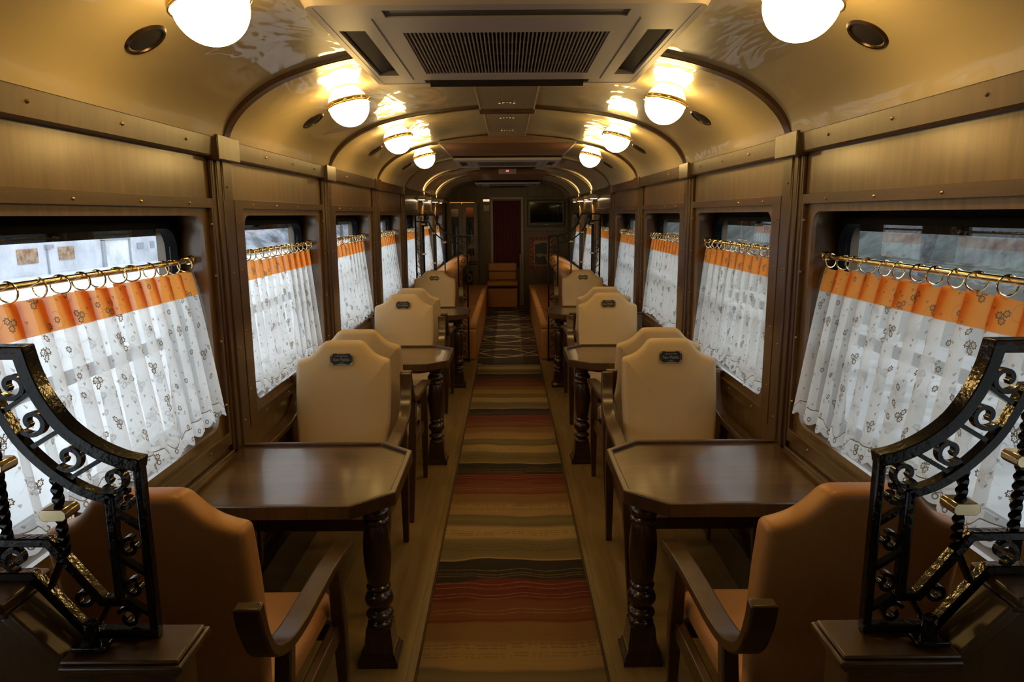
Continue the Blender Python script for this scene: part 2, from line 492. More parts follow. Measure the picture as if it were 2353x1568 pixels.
def rrect(a0, a1, b0, b1, r, n=6):
    """rounded rectangle loop, 4*(n+1) points"""
    out = []
    for cx, cy, st in ((a1 - r, b1 - r, 0), (a0 + r, b1 - r, 1), (a0 + r, b0 + r, 2), (a1 - r, b0 + r, 3)):
        for k in range(n + 1):
            t = PI / 2 * (st + k / n)
            out.append((cx + r * math.cos(t), cy + r * math.sin(t)))
    return out

def thing(name, label, cat, loc=(0, 0, 0), rotz=0, group=None, kind=None):
    o = bpy.data.objects.new(name, None); COL.objects.link(o)
    o.location = loc; o.rotation_euler = (0, 0, rotz); o.empty_display_size = 0.1
    return tag(o, label, cat, group, kind)
def tag(o, label, cat, group=None, kind=None):
    o['label'] = label; o['category'] = cat
    if group: o['group'] = group
    if kind: o['kind'] = kind
    return o
CH = {}
def kids(o):
    return [c for c in list(bpy.data.objects) if c.parent == o]
def dup(root, loc, rotz=None, label=None, group=None):
    def rec(o, par):
        c = o.copy(); COL.objects.link(c)
        if par is not None: c.parent = par
        for g in kids(o): rec(g, c)
        return c
    r = rec(root, None)
    r.location = loc
    if rotz is not None: r.rotation_euler = (0, 0, rotz)
    if label: r['label'] = label
    if group: r['group'] = group
    return r
def struct(o, label, cat):
    return tag(o, label, cat, None, 'structure')

# ------------------------------------------------------------------ carriage geometry
WX = 1.11          # inner wall face
YB, YF = -2.1, 13.0
P0, BAY = 2.74, 1.57
def PY(k): return P0 + BAY * k
CP = [(0, 2.31), (.18, 2.303), (.38, 2.283), (.57, 2.255), (.70, 2.227), (.80, 2.197), (.88, 2.165), (.945, 2.128), (1.0, 2.087), (1.045, 2.04), (1.075, 1.99), (1.09, 1.94)]
def cz(x):
    x = abs(x)
    for (a, b), (c, d) in zip(CP, CP[1:]):
        if x <= c: return b + (d - b) * (x - a) / (c - a)
    return 1.94
def catmull(pts, n=6):
    out = []
    for i in range(len(pts) - 1):
        p0 = pts[max(i - 1, 0)]; p1 = pts[i]; p2 = pts[i + 1]; p3 = pts[min(i + 2, len(pts) - 1)]
        for k in range(n):
            t = k / n
            out.append(tuple(0.5 * (2 * b + (-a + c) * t + (2 * a - 5 * b + 4 * c - d) * t * t + (-a + 3 * b - 3 * c + d) * t ** 3) for a, b, c, d in zip(p0, p1, p2, p3)))
    out.append(tuple(pts[-1]))
    return out
ARCH = catmull([(-x, z) for x, z in reversed(CP)][:-1] + CP, 4)

# floor
b = MB(); b.box(-1.13, 1.13, YB, YF, -0.04, 0)
struct(b.build('floor', M['floor']), 'oak laminate floor with long planks beside the striped runner', 'floor')
# ceiling shell
b = MB()
b.sweep([(x * 1.0, z + 0.02) for x, z in ARCH], 0.04, YB, YF)
struct(b.build('ceiling', M['ceiling'], sharp=60), 'glossy cream vaulted ceiling with rounded corners', 'ceiling')
# outer roof (keeps daylight out of the joint)
b = MB(); b.sweep([(-1.32, 1.6), (-1.3, 2.2), (-0.9, 2.42), (0, 2.5), (0.9, 2.42), (1.3, 2.2), (1.32, 1.6)], 0.03, YB - 0.05, YF + 0.1)
struct(b.build('roof', M['rubber'], sharp=60), 'outer roof skin of the carriage above the ceiling', 'roof')

OA, OB = 0.235, 1.405      # opening along the bay
ZA, ZB = 0.868, 1.672      # opening height
KW = list(range(-3, 6))
for s, side in ((-1, 'left'), (1, 'right')):
    mp = lambda p, d, s=s: (s * (WX + d), p[0], p[1])
    b = MB()
    y_end = PY(KW[-1] + 1)
    for k in KW:
        ya, yb = PY(k), PY(k + 1)
        inner = rrect(ya + OA, ya + OB, ZA, ZB, 0.055)
        outer = []
        n = 6
        for ci, (cy, czz) in enumerate(((yb, 1.76), (ya, 1.76), (ya, 0.74), (yb, 0.74))):
            outer += [(cy, czz)] * (n + 1)
        # spread outer loop points along the corner so that quads are not degenerate
        out2 = []
        for i, (p, q) in enumerate(zip(inner, outer)):
            c = i // (n + 1); t = (i % (n + 1)) / n
            e = [((yb, p[1]), (p[0], 1.76)), ((p[0], 1.76), (ya, p[1])), ((ya, p[1]), (p[0], 0.74)), ((p[0], 0.74), (yb, p[1]))][c]
            if t < 0.5: u = t * 2; a_ = e[0]; out2.append((a_[0] + (q[0] - a_[0]) * u, a_[1] + (q[1] - a_[1]) * u))
            else: u = (t - .5) * 2; a_ = e[1]; out2.append((q[0] + (a_[0] - q[0]) * u, q[1] + (a_[1] - q[1]) * u))
        b.ring(out2, inner, mp, 0.0, 0.016)
    b.box(s * WX, s * (WX + 0.016), YB, y_end, 1.76, 1.96)
    b.box(s * WX, s * (WX + 0.016), YB, y_end, 0, 0.74)
    b.box(s * WX, s * (WX + 0.016), y_end, YF, 0, 1.96)
    b.box(s * WX, s * (WX + 0.016), YB, PY(KW[0]), 0.74, 1.76)
    # outer skin strips between windows
    b.box(s * 1.265, s * 1.30, YB, YF, -0.3, 0.84)
    b.box(s * 1.265, s * 1.30, YB, YF, 1.70, 2.2)
    for k in KW + [KW[-1] + 1]:
        b.box(s * 1.265, s * 1.30, PY(k) - 0.14, (PY(k) + 0.16) if k < 6 else YF, 0.84, 1.70)
    struct(b.build('wall_' + side, M['wood_v']), 'walnut veneer wall panelling with windows on the %s' % side, 'wall')
    # cornice
    b = MB()
    b.prism([(s * 1.112, 1.885), (s * 1.084, 1.885), (s * 1.078, 1.891), (s * 1.073, 1.960), (s * 1.112, 1.964)], YB, YF)
    t = thing('trim_1', 'moulded walnut cornice strip along the %s wall' % side, 'trim', (0, 0, 0), kind='structure')
    b.build('cornice', M['wood_trim'], t)
    b = MB()
    y = YB + 0.2
    while y < YF:
        b.ball(0.0055, (s * 1.0755, y, 1.925), 8, 4)
        y += 0.3925
    b.build('screw_heads', M['brass_dull'], t)
    # skirting heater box
    b = MB(); b.box(s * 1.109, s * 1.03, YB, 7.7, 0, 0.20); b.box(s * 1.109, s * 1.085, YB, 7.7, 0.20, 0.24)
    struct(b.build('baseboard_' + side, M['wood_dark'], bevel=0.006), 'dark boxed skirting along the foot of the %s wall' % side, 'baseboard')

# pillars with caps and ceiling ribs
b = MB()
for (a_, c_, d_) in ((-0.095, 0.095, 0.018), (-0.07, 0.07, 0.026), (-0.03, 0.03, 0.032)):
    b.box(0.0, -d_, a_, c_, 0.0, 1.89)
pil_m = b.build('pilaster', M['wood_trim'], bevel=0.005)
pil_me = pil_m.data
bpy.data.objects.remove(pil_m)
cap = MB(); cap.box(0, -0.052, -0.105, 0.105, 1.875, 1.965)
cap_o = cap.build('cap', M['wood_trim'], bevel=0.004); cap_me = cap_o.data; bpy.data.objects.remove(cap_o)
sc = MB()
for z in (0.3, 0.85, 1.15, 1.45, 1.78): sc.ball(0.0045, (-0.033, 0, z), 8, 4)
sc_o = sc.build('screw_heads', M['brass_dull']); sc_me = sc_o.data; bpy.data.objects.remove(sc_o)
def bev(o, w=0.004):
    md = o.modifiers.new('bevel', 'BEVEL'); md.width = w; md.segments = 2; md.limit_method = 'ANGLE'
def link(name, me, par, loc=(0, 0, 0), bevel=0):
    o = bpy.data.objects.new(name, me); COL.objects.link(o); o.parent = par; o.location = loc
    if bevel: bev(o, bevel)
    return o
ORD = {-3: 'hindmost', -2: 'rear', -1: 'nearest', 0: 'first', 1: 'second', 2: 'third', 3: 'fourth', 4: 'fifth', 5: 'sixth', 6: 'seventh'}
for k in range(-2, 7):
    for s, side in ((-1, 'left'), (1, 'right')):
        t = thing('trim_2', 'fluted walnut pillar with cap, %s along the %s wall' % (ORD[k], side), 'pillar', (s * WX, PY(k), 0), 0 if s > 0 else PI, kind='structure')
        link('pilaster', pil_me, t, bevel=0.005); link('cap', cap_me, t, bevel=0.004); link('screw_heads', sc_me, t)
    rb = MB()
    rb.sweep([(x * 0.992, z - 0.006) for x, z in ARCH], 0.020, PY(k) - 0.028, PY(k) + 0.028)
    struct(rb.build('trim_3', M['wood_trim'], bevel=0.003, sharp=60), 'dark wooden ceiling rib arching over the %s pair of pillars' % ORD[k], 'ceiling rib')

# ------------------------------------------------------------------ windows, rods, curtains
def window(s, side, k0):
    t = thing('window_1', '', 'window', (s * WX, PY(k0), 0), kind='structure')
    mp = lambda p, d: (s * d, p[0], p[1])
    y0, y1 = OA, OB
    # flat casing with mitred corners
    b = MB()
    b.ring(rrect(0.105, 1.465, 0.785, 1.735, 0.002, 1), rrect(y0 - 0.045, y1 + 0.045, ZA - 0.035, ZB + 0.028, 0.002, 1), mp, -0.016, 0.0005)
    cs = b.build('casing', M['wood_y'], t, bevel=0.003)
    b = MB()
    for y in (0.30, 0.62, 0.95, 1.27):
        b.ball(0.005, (-s * 0.016, y, 1.715), 8, 4); b.ball(0.005, (-s * 0.016, y, 0.81), 8, 4)
    for z in (0.95, 1.2, 1.45, 1.64):
        b.ball(0.005, (-s * 0.016, 0.13, z), 8, 4); b.ball(0.005, (-s * 0.016, 1.44, z), 8, 4)
    b.build('screw_heads', M['brass_dull'], t)
    # reveal
    n = 6
    A = rrect(y0, y1, ZA, ZB, 0.055); B = rrect(y0 - 0.055, y1 + 0.055, ZA - 0.02, ZB + 0.01, 0.055)
    A2 = rrect(y0 - 0.02, y1 + 0.02, ZA - 0.02, ZB + 0.02, 0.055); B2 = rrect(y0 - 0.075, y1 + 0.075, ZA - 0.04, ZB + 0.03, 0.055)
    b = MB(); b.ring(A2, A, mp, 0.015, 0.15, B2, B)
    b.build('reveal', M['wood_y'], t, sharp=50)
    # rubber frame
    b = MB()
    b.ring(rrect(y0 - 0.075, y1 + 0.075, ZA - 0.04, ZB + 0.03, 0.05), rrect(y0 - 0.005, y1 + 0.005, ZA + 0.03, ZB - 0.045, 0.075), mp, 0.115, 0.15)
    b.ring(rrect(y0 - 0.03, y1 + 0.03, ZA + 0.01, ZB - 0.02, 0.08), rrect(y0 - 0.005, y1 + 0.005, ZA + 0.03, ZB - 0.045, 0.075), mp, 0.105, 0.1155)
    fr = b.build('rubber_frame', M['rubber'], t, sharp=45)
    b = MB(); b.box(s * 0.118, s * 0.148, y0, y1, 1.205, 1.24)
    b.build('glazing_bar', M['rubber'], t, bevel=0.003)
    b = MB(); b.box(s * 0.131, s * 0.135, y0 - 0.004, y1 + 0.004, ZA + 0.031, ZB - 0.046)
    b.build('pane', M['glass'], t)
    return t

def rod(s):
    t = thing('curtain_rod', '', 'curtain rod', (s * 1.175, PY(-1), 1.508), group='brass curtain rods on the windows')
    b = MB(); b.tube([(0, OA + 0.03, 0), (0, OB + 0.01, 0)], 0.0095, 12)
    b.build('rod', M['brass'], t)
    for y in (OA + 0.012, OB + 0.022):
        b = MB(); b.ball(0.021, (0, y, 0), 16, 10); b.lathe([(0.013, -0.012), (0.013, 0.012)], 14, (0, y + (0.018 if y < 1 else -0.018), 0), Matrix.Rotation(PI / 2, 3, 'X'))
        b.build('finial', M['brass'], t)
        b = MB(); b.tube([(0, y, 0), (s * 0.0, y + (-0.03 if y < 1 else 0.03), 0)], 0.008, 8)
        b.build('bracket', M['brass_dull'], t)
    rg = None
    rnd = random.Random(3)
    n = 13
    for i in range(n):
        y = OA + 0.055 + (OB - OA - 0.09) * i / (n - 1) + rnd.uniform(-0.018, 0.018)
        m = Matrix.Rotation(rnd.uniform(-0.35, 0.35), 3, 'Z') @ Matrix.Rotation(PI / 2, 3, 'X')
        if rg is None:
            b = MB(); b.torus(0.0245, 0.0026, (0, 0, -0.013), Matrix.Rotation(PI / 2, 3, 'X'), 24, 8)
            rg = b.build('ring', M['brass'], t); o = rg
        else:
            o = rg.copy(); COL.objects.link(o); o.parent = t
        o.location = (0, y, 0); o.rotation_euler = (0, rnd.uniform(-.1, .1), rnd.uniform(-0.45, 0.45))
    return t

def curtain(s, seed, lean=0.05, zb=0.89):
    """gathered voile: orange heading band above, embroidered sheer below"""
    rnd = random.Random(seed)
    NU, NV = 420, 26
    n = 10 + seed % 3
    ph = [rnd.uniform(0, 6.28) for _ in range(6)]
    def path(u, h):            # h = 0 at the top, 1 at the bottom
        warp = 0.018 * math.sin(2 * PI * 1.7 * u + ph[0]) + 0.012 * math.sin(2 * PI * 3.3 * u + ph[1])
        uu = u + warp * (1 - abs(2 * u - 1))
        A = 0.041 - 0.021 * h + 0.006 * math.sin(5 * u + ph[2])
        lx = OA + 0.045 - 0.02 * h; rx = OB + 0.0 - (0.055 if lean > 0.08 else 0.012) * h
        y = lx + (rx - lx) * uu - A * math.sin(2 * PI * n * uu + 0.6 * h * math.sin(3 * u + ph[3]))
        B = 0.008 + 0.018 * h + 0.006 * h * math.sin(9 * u + ph[4])
        d = B * math.cos(2 * PI * n * uu + 0.5 * math.sin(2 * u + ph[5]))
        x = 1.178 - lean * h ** 0.85 + d
        return x, y
    t = thing('curtain', '', 'curtain', (0, PY(-1), 0), group='embroidered half curtains on brass rods')
    zt, zm = 1.468, 1.385
    def cloth(name, z0, z1, mat, nv, scal):
        vs, fs, uvs = [], [], []
        ul = 0; arc = [0]
        for i in range(1, NU + 1):
            a = path(i / NU, 0.6); c = path((i - 1) / NU, 0.6)
            ul += math.hypot(a[0] - c[0], a[1] - c[1]); arc.append(ul)
        for j in range(nv + 1):
            for i in range(NU + 1):
                u = i / NU
                zz = z0 + (z1 - z0) * j / nv
                if scal:
                    e = 0.014 * abs(math.sin(PI * arc[i] / 0.065)) - 0.008
                    edge_h = 0.012 * math.sin(2 * PI * 1.3 * u + ph[1])
                    zb_i = z1 + edge_h - e
                    zz = z0 + (zb_i - z0) * j / nv
                h = (zt - zz) / (zt - zb)
                x, y = path(u, max(0, h))
                if not scal and j == 0: zz += 0.004 * math.sin(2 * PI * n * 1.0 * u + ph[0])
                vs.append((s * x, y, zz)); uvs.append((arc[i], zz - z1 if not scal else zz - zb_i))
        for j in range(nv):
            for i in range(NU):
                a = j * (NU + 1) + i
                fs.append((a, a + 1, a + NU + 2, a + NU + 1))
        me = bpy.data.meshes.new(name); me.from_pydata(vs, [], fs)
        uvl = me.uv_layers.new(name='UVMap')
        for lp in me.loops: uvl.data[lp.index].uv = uvs[lp.vertex_index]
        for p in me.polygons: p.use_smooth = True
        me.materials.append(mat)
        o = bpy.data.objects.new(name, me); COL.objects.link(o); o.parent = t
        return o
    cloth('orange_heading', zt, zm, M['band'], 5, False)
    cloth('sheer_panel', zm + 0.001, zb, M['sheer'], NV, True)
    return t

def wl(k, side, what):
    w_ = {-3: 'behind the camera position, hindmost', -2: 'beside the camera position', -1: 'nearest and largest in view, beside the nearest table',
          0: 'second in view', 1: 'third in view', 2: 'fourth in view, last before the iron screen', 3: 'first beyond the iron screen',
          4: 'second beyond the iron screen', 5: 'last before the end wall'}[k]
    return '%s on the %s, %s' % (what, side, w_)
for s, side in ((-1, 'left'), (1, 'right')):
    w0 = window(s, side, -1); r0 = rod(s)
    cs = [curtain(s, 11 + s), curtain(s, 24 + s, 0.105, 0.935), curtain(s, 37 + s)]
    for k in KW:
        L_ = wl(k, side, 'black-framed round-cornered window')
        if k == -1: w0['label'] = L_; wi = w0
        else: wi = dup(w0, (s * WX, PY(k), 0), label=L_)
        L_ = wl(k, side, 'brass rod with rings')
        if k == -1: r0['label'] = L_
        else: dup(r0, (s * 1.175, PY(k), 1.508), label=L_)
        L_ = wl(k, side, 'white embroidered half curtain')
        ci = 0 if k % 2 == 0 else 2
        if k == -1: cs[1]['label'] = L_
        elif k in (0, 1): cs[ci].location = (0, PY(k), 0); cs[ci]['label'] = L_
        else: dup(cs[ci], (0, PY(k), 0), label=L_)

# ------------------------------------------------------------------ end walls
def archpoly(z0, half=1.12):
    return [(-half, z0), (half, z0), (half, 1.95)] + [(x, z) for x, z in reversed(ARCH)] + [(-half, 1.95)]
b = MB(); b.prism(archpoly(0), YF, YF + 0.05)
struct(b.build('wall_front', M['wood_end']), 'dark veneered end wall at the far end of the lounge', 'wall')
b = MB(); b.prism(archpoly(0), YB - 0.05, YB)
struct(b.build('wall_back', M['wood_end']), 'veneered end wall behind the camera', 'wall')

# ------------------------------------------------------------------ rugs
b = MB(); b.box(-0.343, 0.350, 0.2, 7.66, 0.0, 0.011)
r = b.build('rug', M['rug'], bevel=0.003)
t = tag(r, 'long striped runner in rust, tan and black down the aisle', 'rug')
b = MB(); b.box(-0.352, -0.3425, 0.2, 7.66, 0.0, 0.0125); b.build('binding', M['rug_edge'], r, bevel=0.002)
b = MB(); b.box(0.3495, 0.359, 0.2, 7.66, 0.0, 0.0125); b.build('binding', M['rug_edge'], r, bevel=0.002)
b = MB(); b.box(-0.36, 0.36, 7.69, 12.45, 0.0, 0.012)
tag(b.build('rug', M['rug2'], bevel=0.003), 'dark brown carpet with cream wavy lines between the sofas', 'rug')

# ------------------------------------------------------------------ dining tables
def table():
    t = thing('dining_table', '', 'table', group='dining tables along both walls')
    D, Cx, Cy, Hh = 0.722, 0.125, 0.112, 0.318
    poly = [(0.002, -Hh), (D - Cx, -Hh), (D, -Hh + Cy), (D, Hh - Cy), (D - Cx, Hh), (0.002, Hh)]
    b = MB(); b.prism(poly, 0.712, 0.744, 'z'); b.build('tabletop', M['table'], t, bevel=0.003)
    b = MB()
    c = Vector((D / 2, 0))
    def off(p, d):
        out = []
        n = len(p)
        for i in range(n):
            a_, q, c_ = Vector(p[i - 1]), Vector(p[i]), Vector(p[(i + 1) % n])
            n1 = Vector(((q - a_).y, -(q - a_).x)).normalized(); n2 = Vector(((c_ - q).y, -(c_ - q).x)).normalized()
            m = (n1 + n2).normalized(); out.append(tuple(q + m * (d / m.dot(n1))))
        return out
    o2 = off(poly, 0.006); i2 = off(poly, -0.016)
    o2[0] = (0.0015, o2[0][1]); o2[-1] = (0.0015, o2[-1][1])
    b.ring(o2, i2, lambda p, d: (p[0], p[1], d), 0.708, 0.756)
    b.build('edge_lip', M['wood_trim'], t, bevel=0.004)
    b = MB(); pi = [(0.01, -0.15), (D - 0.19, -0.15), (D - 0.10, -0.08), (D - 0.10, 0.08), (D - 0.19, 0.15), (0.01, 0.15)]
    b.prism(pi, 0.655, 0.711, 'z'); b.build('apron', M['wood_dark'], t, bevel=0.003)
    lx = 0.615
    b = MB()
    def sqr(h, z0, z1, h2=None):
        h2 = h2 or h
        b.add([(lx - h, -h, z0), (lx + h, -h, z0), (lx + h, h, z0), (lx - h, h, z0), (lx - h2, -h2, z1), (lx + h2, -h2, z1), (lx + h2, h2, z1), (lx - h2, h2, z1)],
              [(0, 3, 2, 1), (4, 5, 6, 7), (0, 1, 5, 4), (1, 2, 6, 5), (2, 3, 7, 6), (3, 0, 4, 7)])
    sqr(0.073, 0.0, 0.022); sqr(0.068, 0.022, 0.045, 0.060); sqr(0.056, 0.045, 0.145, 0.046)
    sqr(0.047, 0.655, 0.706)
    prof = [(0.046, 0.145), (0.048, 0.150), (0.044, 0.158), (0.034, 0.166), (0.036, 0.172), (0.050, 0.180), (0.051, 0.192), (0.040, 0.202), (0.033, 0.208), (0.036, 0.216),
            (0.050, 0.232), (0.054, 0.250), (0.047, 0.270), (0.036, 0.280), (0.034, 0.286), (0.044, 0.292), (0.046, 0.302), (0.038, 0.310), (0.042, 0.322),
            (0.048, 0.37), (0.052, 0.43), (0.051, 0.48), (0.045, 0.535), (0.041, 0.548), (0.049, 0.554), (0.051, 0.565), (0.044, 0.574), (0.048, 0.580), (0.054, 0.592), (0.050, 0.606),
            (0.042, 0.616), (0.038, 0.626), (0.046, 0.640), (0.050, 0.655)]
    b.lathe(catmull(prof, 2), 20, (lx, 0, 0))
    b.build('leg', M['wood_dark'], t, sharp=55, bevel=0)
    b = MB(); b.box(0.03, 0.08, -0.24, -0.19, 0, 0.656); b.box(0.03, 0.08, 0.19, 0.24, 0, 0.656)
    b.box(0.03, 0.06, -0.19, 0.19, 0.60, 0.656)
    b.build('wall_support', M['wood_dark'], t, bevel=0.004)
    return t
t0 = table()
TY = (2.415, 4.565, 6.70)
TL = ('nearest', 'middle', 'farthest')
for i, y in enumerate(TY):
    for s, side in ((-1, 'left'), (1, 'right')):
        L_ = 'walnut dining table with turned leg and raised lip, %s of the three on the %s' % (TL[i], side)
        if i == 0 and s < 0: t0.location = (-WX, y, 0); t0['label'] = L_
        else: dup(t0, (s * WX, y, 0), PI if s > 0 else 0, L_)

# ------------------------------------------------------------------ chairs
def chair(mat, group, badge=True):
    t = thing('armchair', '', 'chair', group=group)
    def yb(z): return (1.07 - z) * 0.19 + 0.25 * max(0, 0.75 - z) ** 2
    half = [(0.0, 1.070), (0.045, 1.070), (0.080, 1.069), (0.100, 1.060), (0.116, 1.042), (0.136, 1.020), (0.160, 1.002), (0.190, 0.989), (0.210, 0.983), (0.220, 0.976), (0.2245, 0.962),
            (0.2255, 0.92), (0.226, 0.84), (0.224, 0.75), (0.220, 0.66), (0.213, 0.58), (0.203, 0.50), (0.196, 0.44), (0.185, 0.40), (0.15, 0.392), (0.07, 0.39)]
    half = catmull(half, 3)
    loop = half + [(0.0, 0.39)] + [(-x, z) for x, z in reversed(half[1:])]
    n = len(loop)
    cc = Vector((0, 0.72))
    def inset(d):
        out = []
        for i in range(n):
            a_ = Vector(loop[(i - 2) % n]); c_ = Vector(loop[(i + 2) % n]); q = Vector(loop[i])
            tn = (c_ - a_).normalized(); nm = Vector((tn.y, -tn.x))
            if nm.dot(cc - q) < 0: nm = -nm
            out.append(q + nm * d)
        return out
    layers = []
    L0 = inset(0.0); 
    for d, yy in ((0.0, 0.0), (0.0, 0.018), (0.003, 0.029), (0.010, 0.036), (0.022, 0.041)):
        layers.append(([tuple(p) for p in inset(d)], yy))
    last = [Vector(p) for p in layers[-1][0]]
    for f, yy in ((0.72, 0.047), (0.4, 0.050), (0.1, 0.050)):
        layers.append(([tuple(cc + (p - cc) * f) for p in last], yy))
    vs = []; fs = []
    seq = [(lp, -yy) for lp, yy in reversed(layers[1:])] + [(lp, yy) for lp, yy in layers]
    for lp, yy in seq:
        # soft dent in the middle of the front near the badge
        for p in lp: vs.append((p[0], yb(p[1]) + yy, p[1]))
    for j in range(len(seq) - 1):
        for i in range(n):
            k = (i + 1) % n
            fs.append((j * n + i, j * n + k, (j + 1) * n + k, (j + 1) * n + i))
    fs.append(tuple(range(n))); fs.append(tuple((len(seq) - 1) * n + i for i in range(n)))
    b = MB(); b.add(vs, fs); b.build('backrest', mat, t, sharp=75)
    # seat
    b = MB()
    so = [(-0.225, 0.12), (0.225, 0.12), (0.248, 0.60), (-0.248, 0.60)]
    b.prism(so, 0.405, 0.492, 'z'); b.build('seat', mat, t, bevel=0.034, seg=5)
    wd = M['wood_trim']
    b = MB()
    for sx in (-1, 1):
        b.add([(sx * 0.232, 0.02, 0.345), (sx * 0.262, 0.02, 0.345), (sx * 0.262, 0.02, 0.405), (sx * 0.232, 0.02, 0.405),
               (sx * 0.248, 0.55, 0.345), (sx * 0.278, 0.55, 0.345), (sx * 0.278, 0.55, 0.405), (sx * 0.248, 0.55, 0.405)],
              [(0, 1, 2, 3), (7, 6, 5, 4), (0, 4, 5, 1), (1, 5, 6, 2), (2, 6, 7, 3), (3, 7, 4, 0)])
    b.box(-0.25, 0.25, 0.535, 0.56, 0.345, 0.405); b.box(-0.235, 0.235, 0.03, 0.055, 0.345, 0.405)
    b.build('seat_frame', wd, t, bevel=0.005)
    for sx in (-1, 1):
        def leg(p0, p1, p2, w0, w1, w2):
            b = MB(); vs = []; fs = []
            for (x, y, z), w_ in ((p0, w0), (p1, w1), (p2, w2)):
                vs += [(x - w_, y - w_, z), (x + w_, y - w_, z), (x + w_, y + w_, z), (x - w_, y + w_, z)]
            for j in range(2):
                for k in range(4):
                    fs.append((4 * j + k, 4 * j + (k + 1) % 4, 4 * j + 4 + (k + 1) % 4, 4 * j + 4 + k))
            fs += [(3, 2, 1, 0), (8, 9, 10, 11)]
            b.add(vs, fs); b.build('leg', wd, t, bevel=0.005)
        leg((sx * 0.262, -0.05, 0), (sx * 0.272, 0.0, 0.38), (sx * 0.278, 0.045, 0.67), 0.015, 0.021, 0.020)
        leg((sx * 0.262, 0.62, 0), (sx * 0.274, 0.555, 0.38), (sx * 0.284, 0.47, 0.655), 0.014, 0.021, 0.018)
        pts = catmull([(-0.140, 0.875), (-0.128, 0.815), (-0.088, 0.740), (-0.01, 0.694), (0.10, 0.674), (0.24, 0.670), (0.40, 0.664), (0.60, 0.640)], 5)
        b = MB(); n2 = len(pts); vs = []; fs = []
        for i, p in enumerate(pts):
            q0 = Vector(pts[max(i - 1, 0)]); q1 = Vector(pts[min(i + 1, n2 - 1)])
            d = (q1 - q0).normalized(); nm = Vector((-d.y, d.x))
            th = 0.0135 * (1.15 if i < 6 else 1.0)
            xc = sx * (0.272 + 0.016 * i / n2); hw = 0.029
            P = Vector(p)
            for dx, dn in ((-hw, -th), (hw, -th), (hw, th), (-hw, th)):
                q = P + nm * dn
                vs.append((xc + dx, q.x, q.y))
        for i in range(n2 - 1):
            for k in range(4):
                fs.append((4 * i + k, 4 * i + (k + 1) % 4, 4 * i + 4 + (k + 1) % 4, 4 * i + 4 + k))
        fs += [(3, 2, 1, 0), tuple(4 * (n2 - 1) + k for k in range(4))]
        b.add(vs, fs); b.build('armrest', wd, t, bevel=0.006, seg=3, sharp=40)
    if badge:
        zc = 0.992
        tilt = math.atan(0.19)
        e = bpy.data.objects.new('badge', None)
        W_, H_ = 0.058, 0.030
        # scalloped plaque outline
        def outl(sx_, sz_):
            pts = []
            for (x, z) in ((-1, .42), (-.93, .62), (-.80, .72), (-.74, .98), (-.45, 1.0), (-.38, .90), (.38, .90), (.45, 1.0), (.74, .98), (.80, .72), (.93, .62), (1, .42),
                           (1, -.42), (.93, -.62), (.80, -.72), (.74, -.98), (.45, -1.0), (.38, -.90), (-.38, -.90), (-.45, -1.0), (-.74, -.98), (-.80, -.72), (-.93, -.62), (-1, -.42)):
                pts.append((x * sx_, z * sz_))
            return pts
        b = MB(); b.prism(rrect(-W_, W_, -H_, H_, 0.019, 6), 0.0, 0.004)
        bo = b.build('badge', M['brass_dull'], t, bevel=0.0008); bo['label'] = 'gilt-edged black oval name plaque'
        bo.location = (0, yb(zc) + 0.0485, zc); bo.rotation_euler = (tilt, 0, 0)
        b = MB(); b.prism(outl(W_ * 0.92, H_ * 0.90), 0.004, 0.0050)
        b.build('plate', M['badge'], bo)
        def text(body, size, z, name='lettering'):
            cu = bpy.data.curves.new(name, 'FONT'); cu.body = body; cu.size = size; cu.align_x = 'CENTER'; cu.align_y = 'CENTER'; cu.extrude = 0.0002
            tmp = bpy.data.objects.new('tmp', cu); COL.objects.link(tmp); bpy.context.view_layer.update()
            me = bpy.data.meshes.new_from_object(tmp.evaluated_get(bpy.context.evaluated_depsgraph_get())); bpy.data.objects.remove(tmp)
            me.materials.clear(); me.materials.append(M['badge_txt'])
            o = bpy.data.objects.new(name, me); COL.objects.link(o); o.parent = bo
            o.rotation_euler = (PI / 2, 0, PI); o.location = (0, 0.0053, z)
        text('San Pablo', 0.0205, -0.002)
        b = MB()
        for q in range(11): b.box(-0.030 + q * 0.0055, -0.0265 + q * 0.0055, 0.005, 0.0053, 0.0125, 0.0165)
        for q in range(4): b.box(-0.011 + q * 0.0058, -0.007 + q * 0.0058, 0.005, 0.0053, -0.0195, -0.0165)
        b.build('small_print', M['badge_txt'], bo)
        b = MB()
        for sx in (-1, 1):
            for z in (-0.013, -0.004, 0.005, 0.014): b.ball(0.0022, (sx * 0.0465, 0.0045, z), 8, 4)
        b.build('beading', M['brass_dull'], bo)
    return t
G1, G2 = 'cream armchairs at the dining tables', 'orange armchairs nearest the camera'
cream0 = chair(M['cream'], G1); orange0 = chair(M['orange'], G2, badge=False)
first = True
specs = []
for s, side in ((-1, 'left'), (1, 'right')):
    specs += [(s * (.80 if s < 0 else .775), 3.33, PI, 'cream armchair facing the camera across the nearest %s table' % side),
              (s * .805, 3.66, 0, 'cream armchair seen from behind, at near side of the middle %s table' % side),
              (s * (.805 if s < 0 else .765), 5.36, PI, 'cream armchair facing the camera across the middle %s table' % side),
              (s * .80, 5.80, 0, 'cream armchair seen from behind, at near side of the farthest %s table' % side),
              (s * (.805 if s < 0 else .815), 7.66, PI, 'cream armchair facing the camera in front of the %s iron screen' % side)]
for x, y, rz, L_ in specs:
    if first: cream0.location = (x, y, 0); cream0.rotation_euler = (0, 0, rz); cream0['label'] = L_; first = False
    else: dup(cream0, (x, y, 0), rz, L_, G1)
orange0.location = (-0.815, 1.46, 0); orange0['label'] = 'orange armchair seen from behind at the near left table'
dup(orange0, (0.795, 1.46, 0), 0, 'orange armchair seen from behind at the near right table', G2)

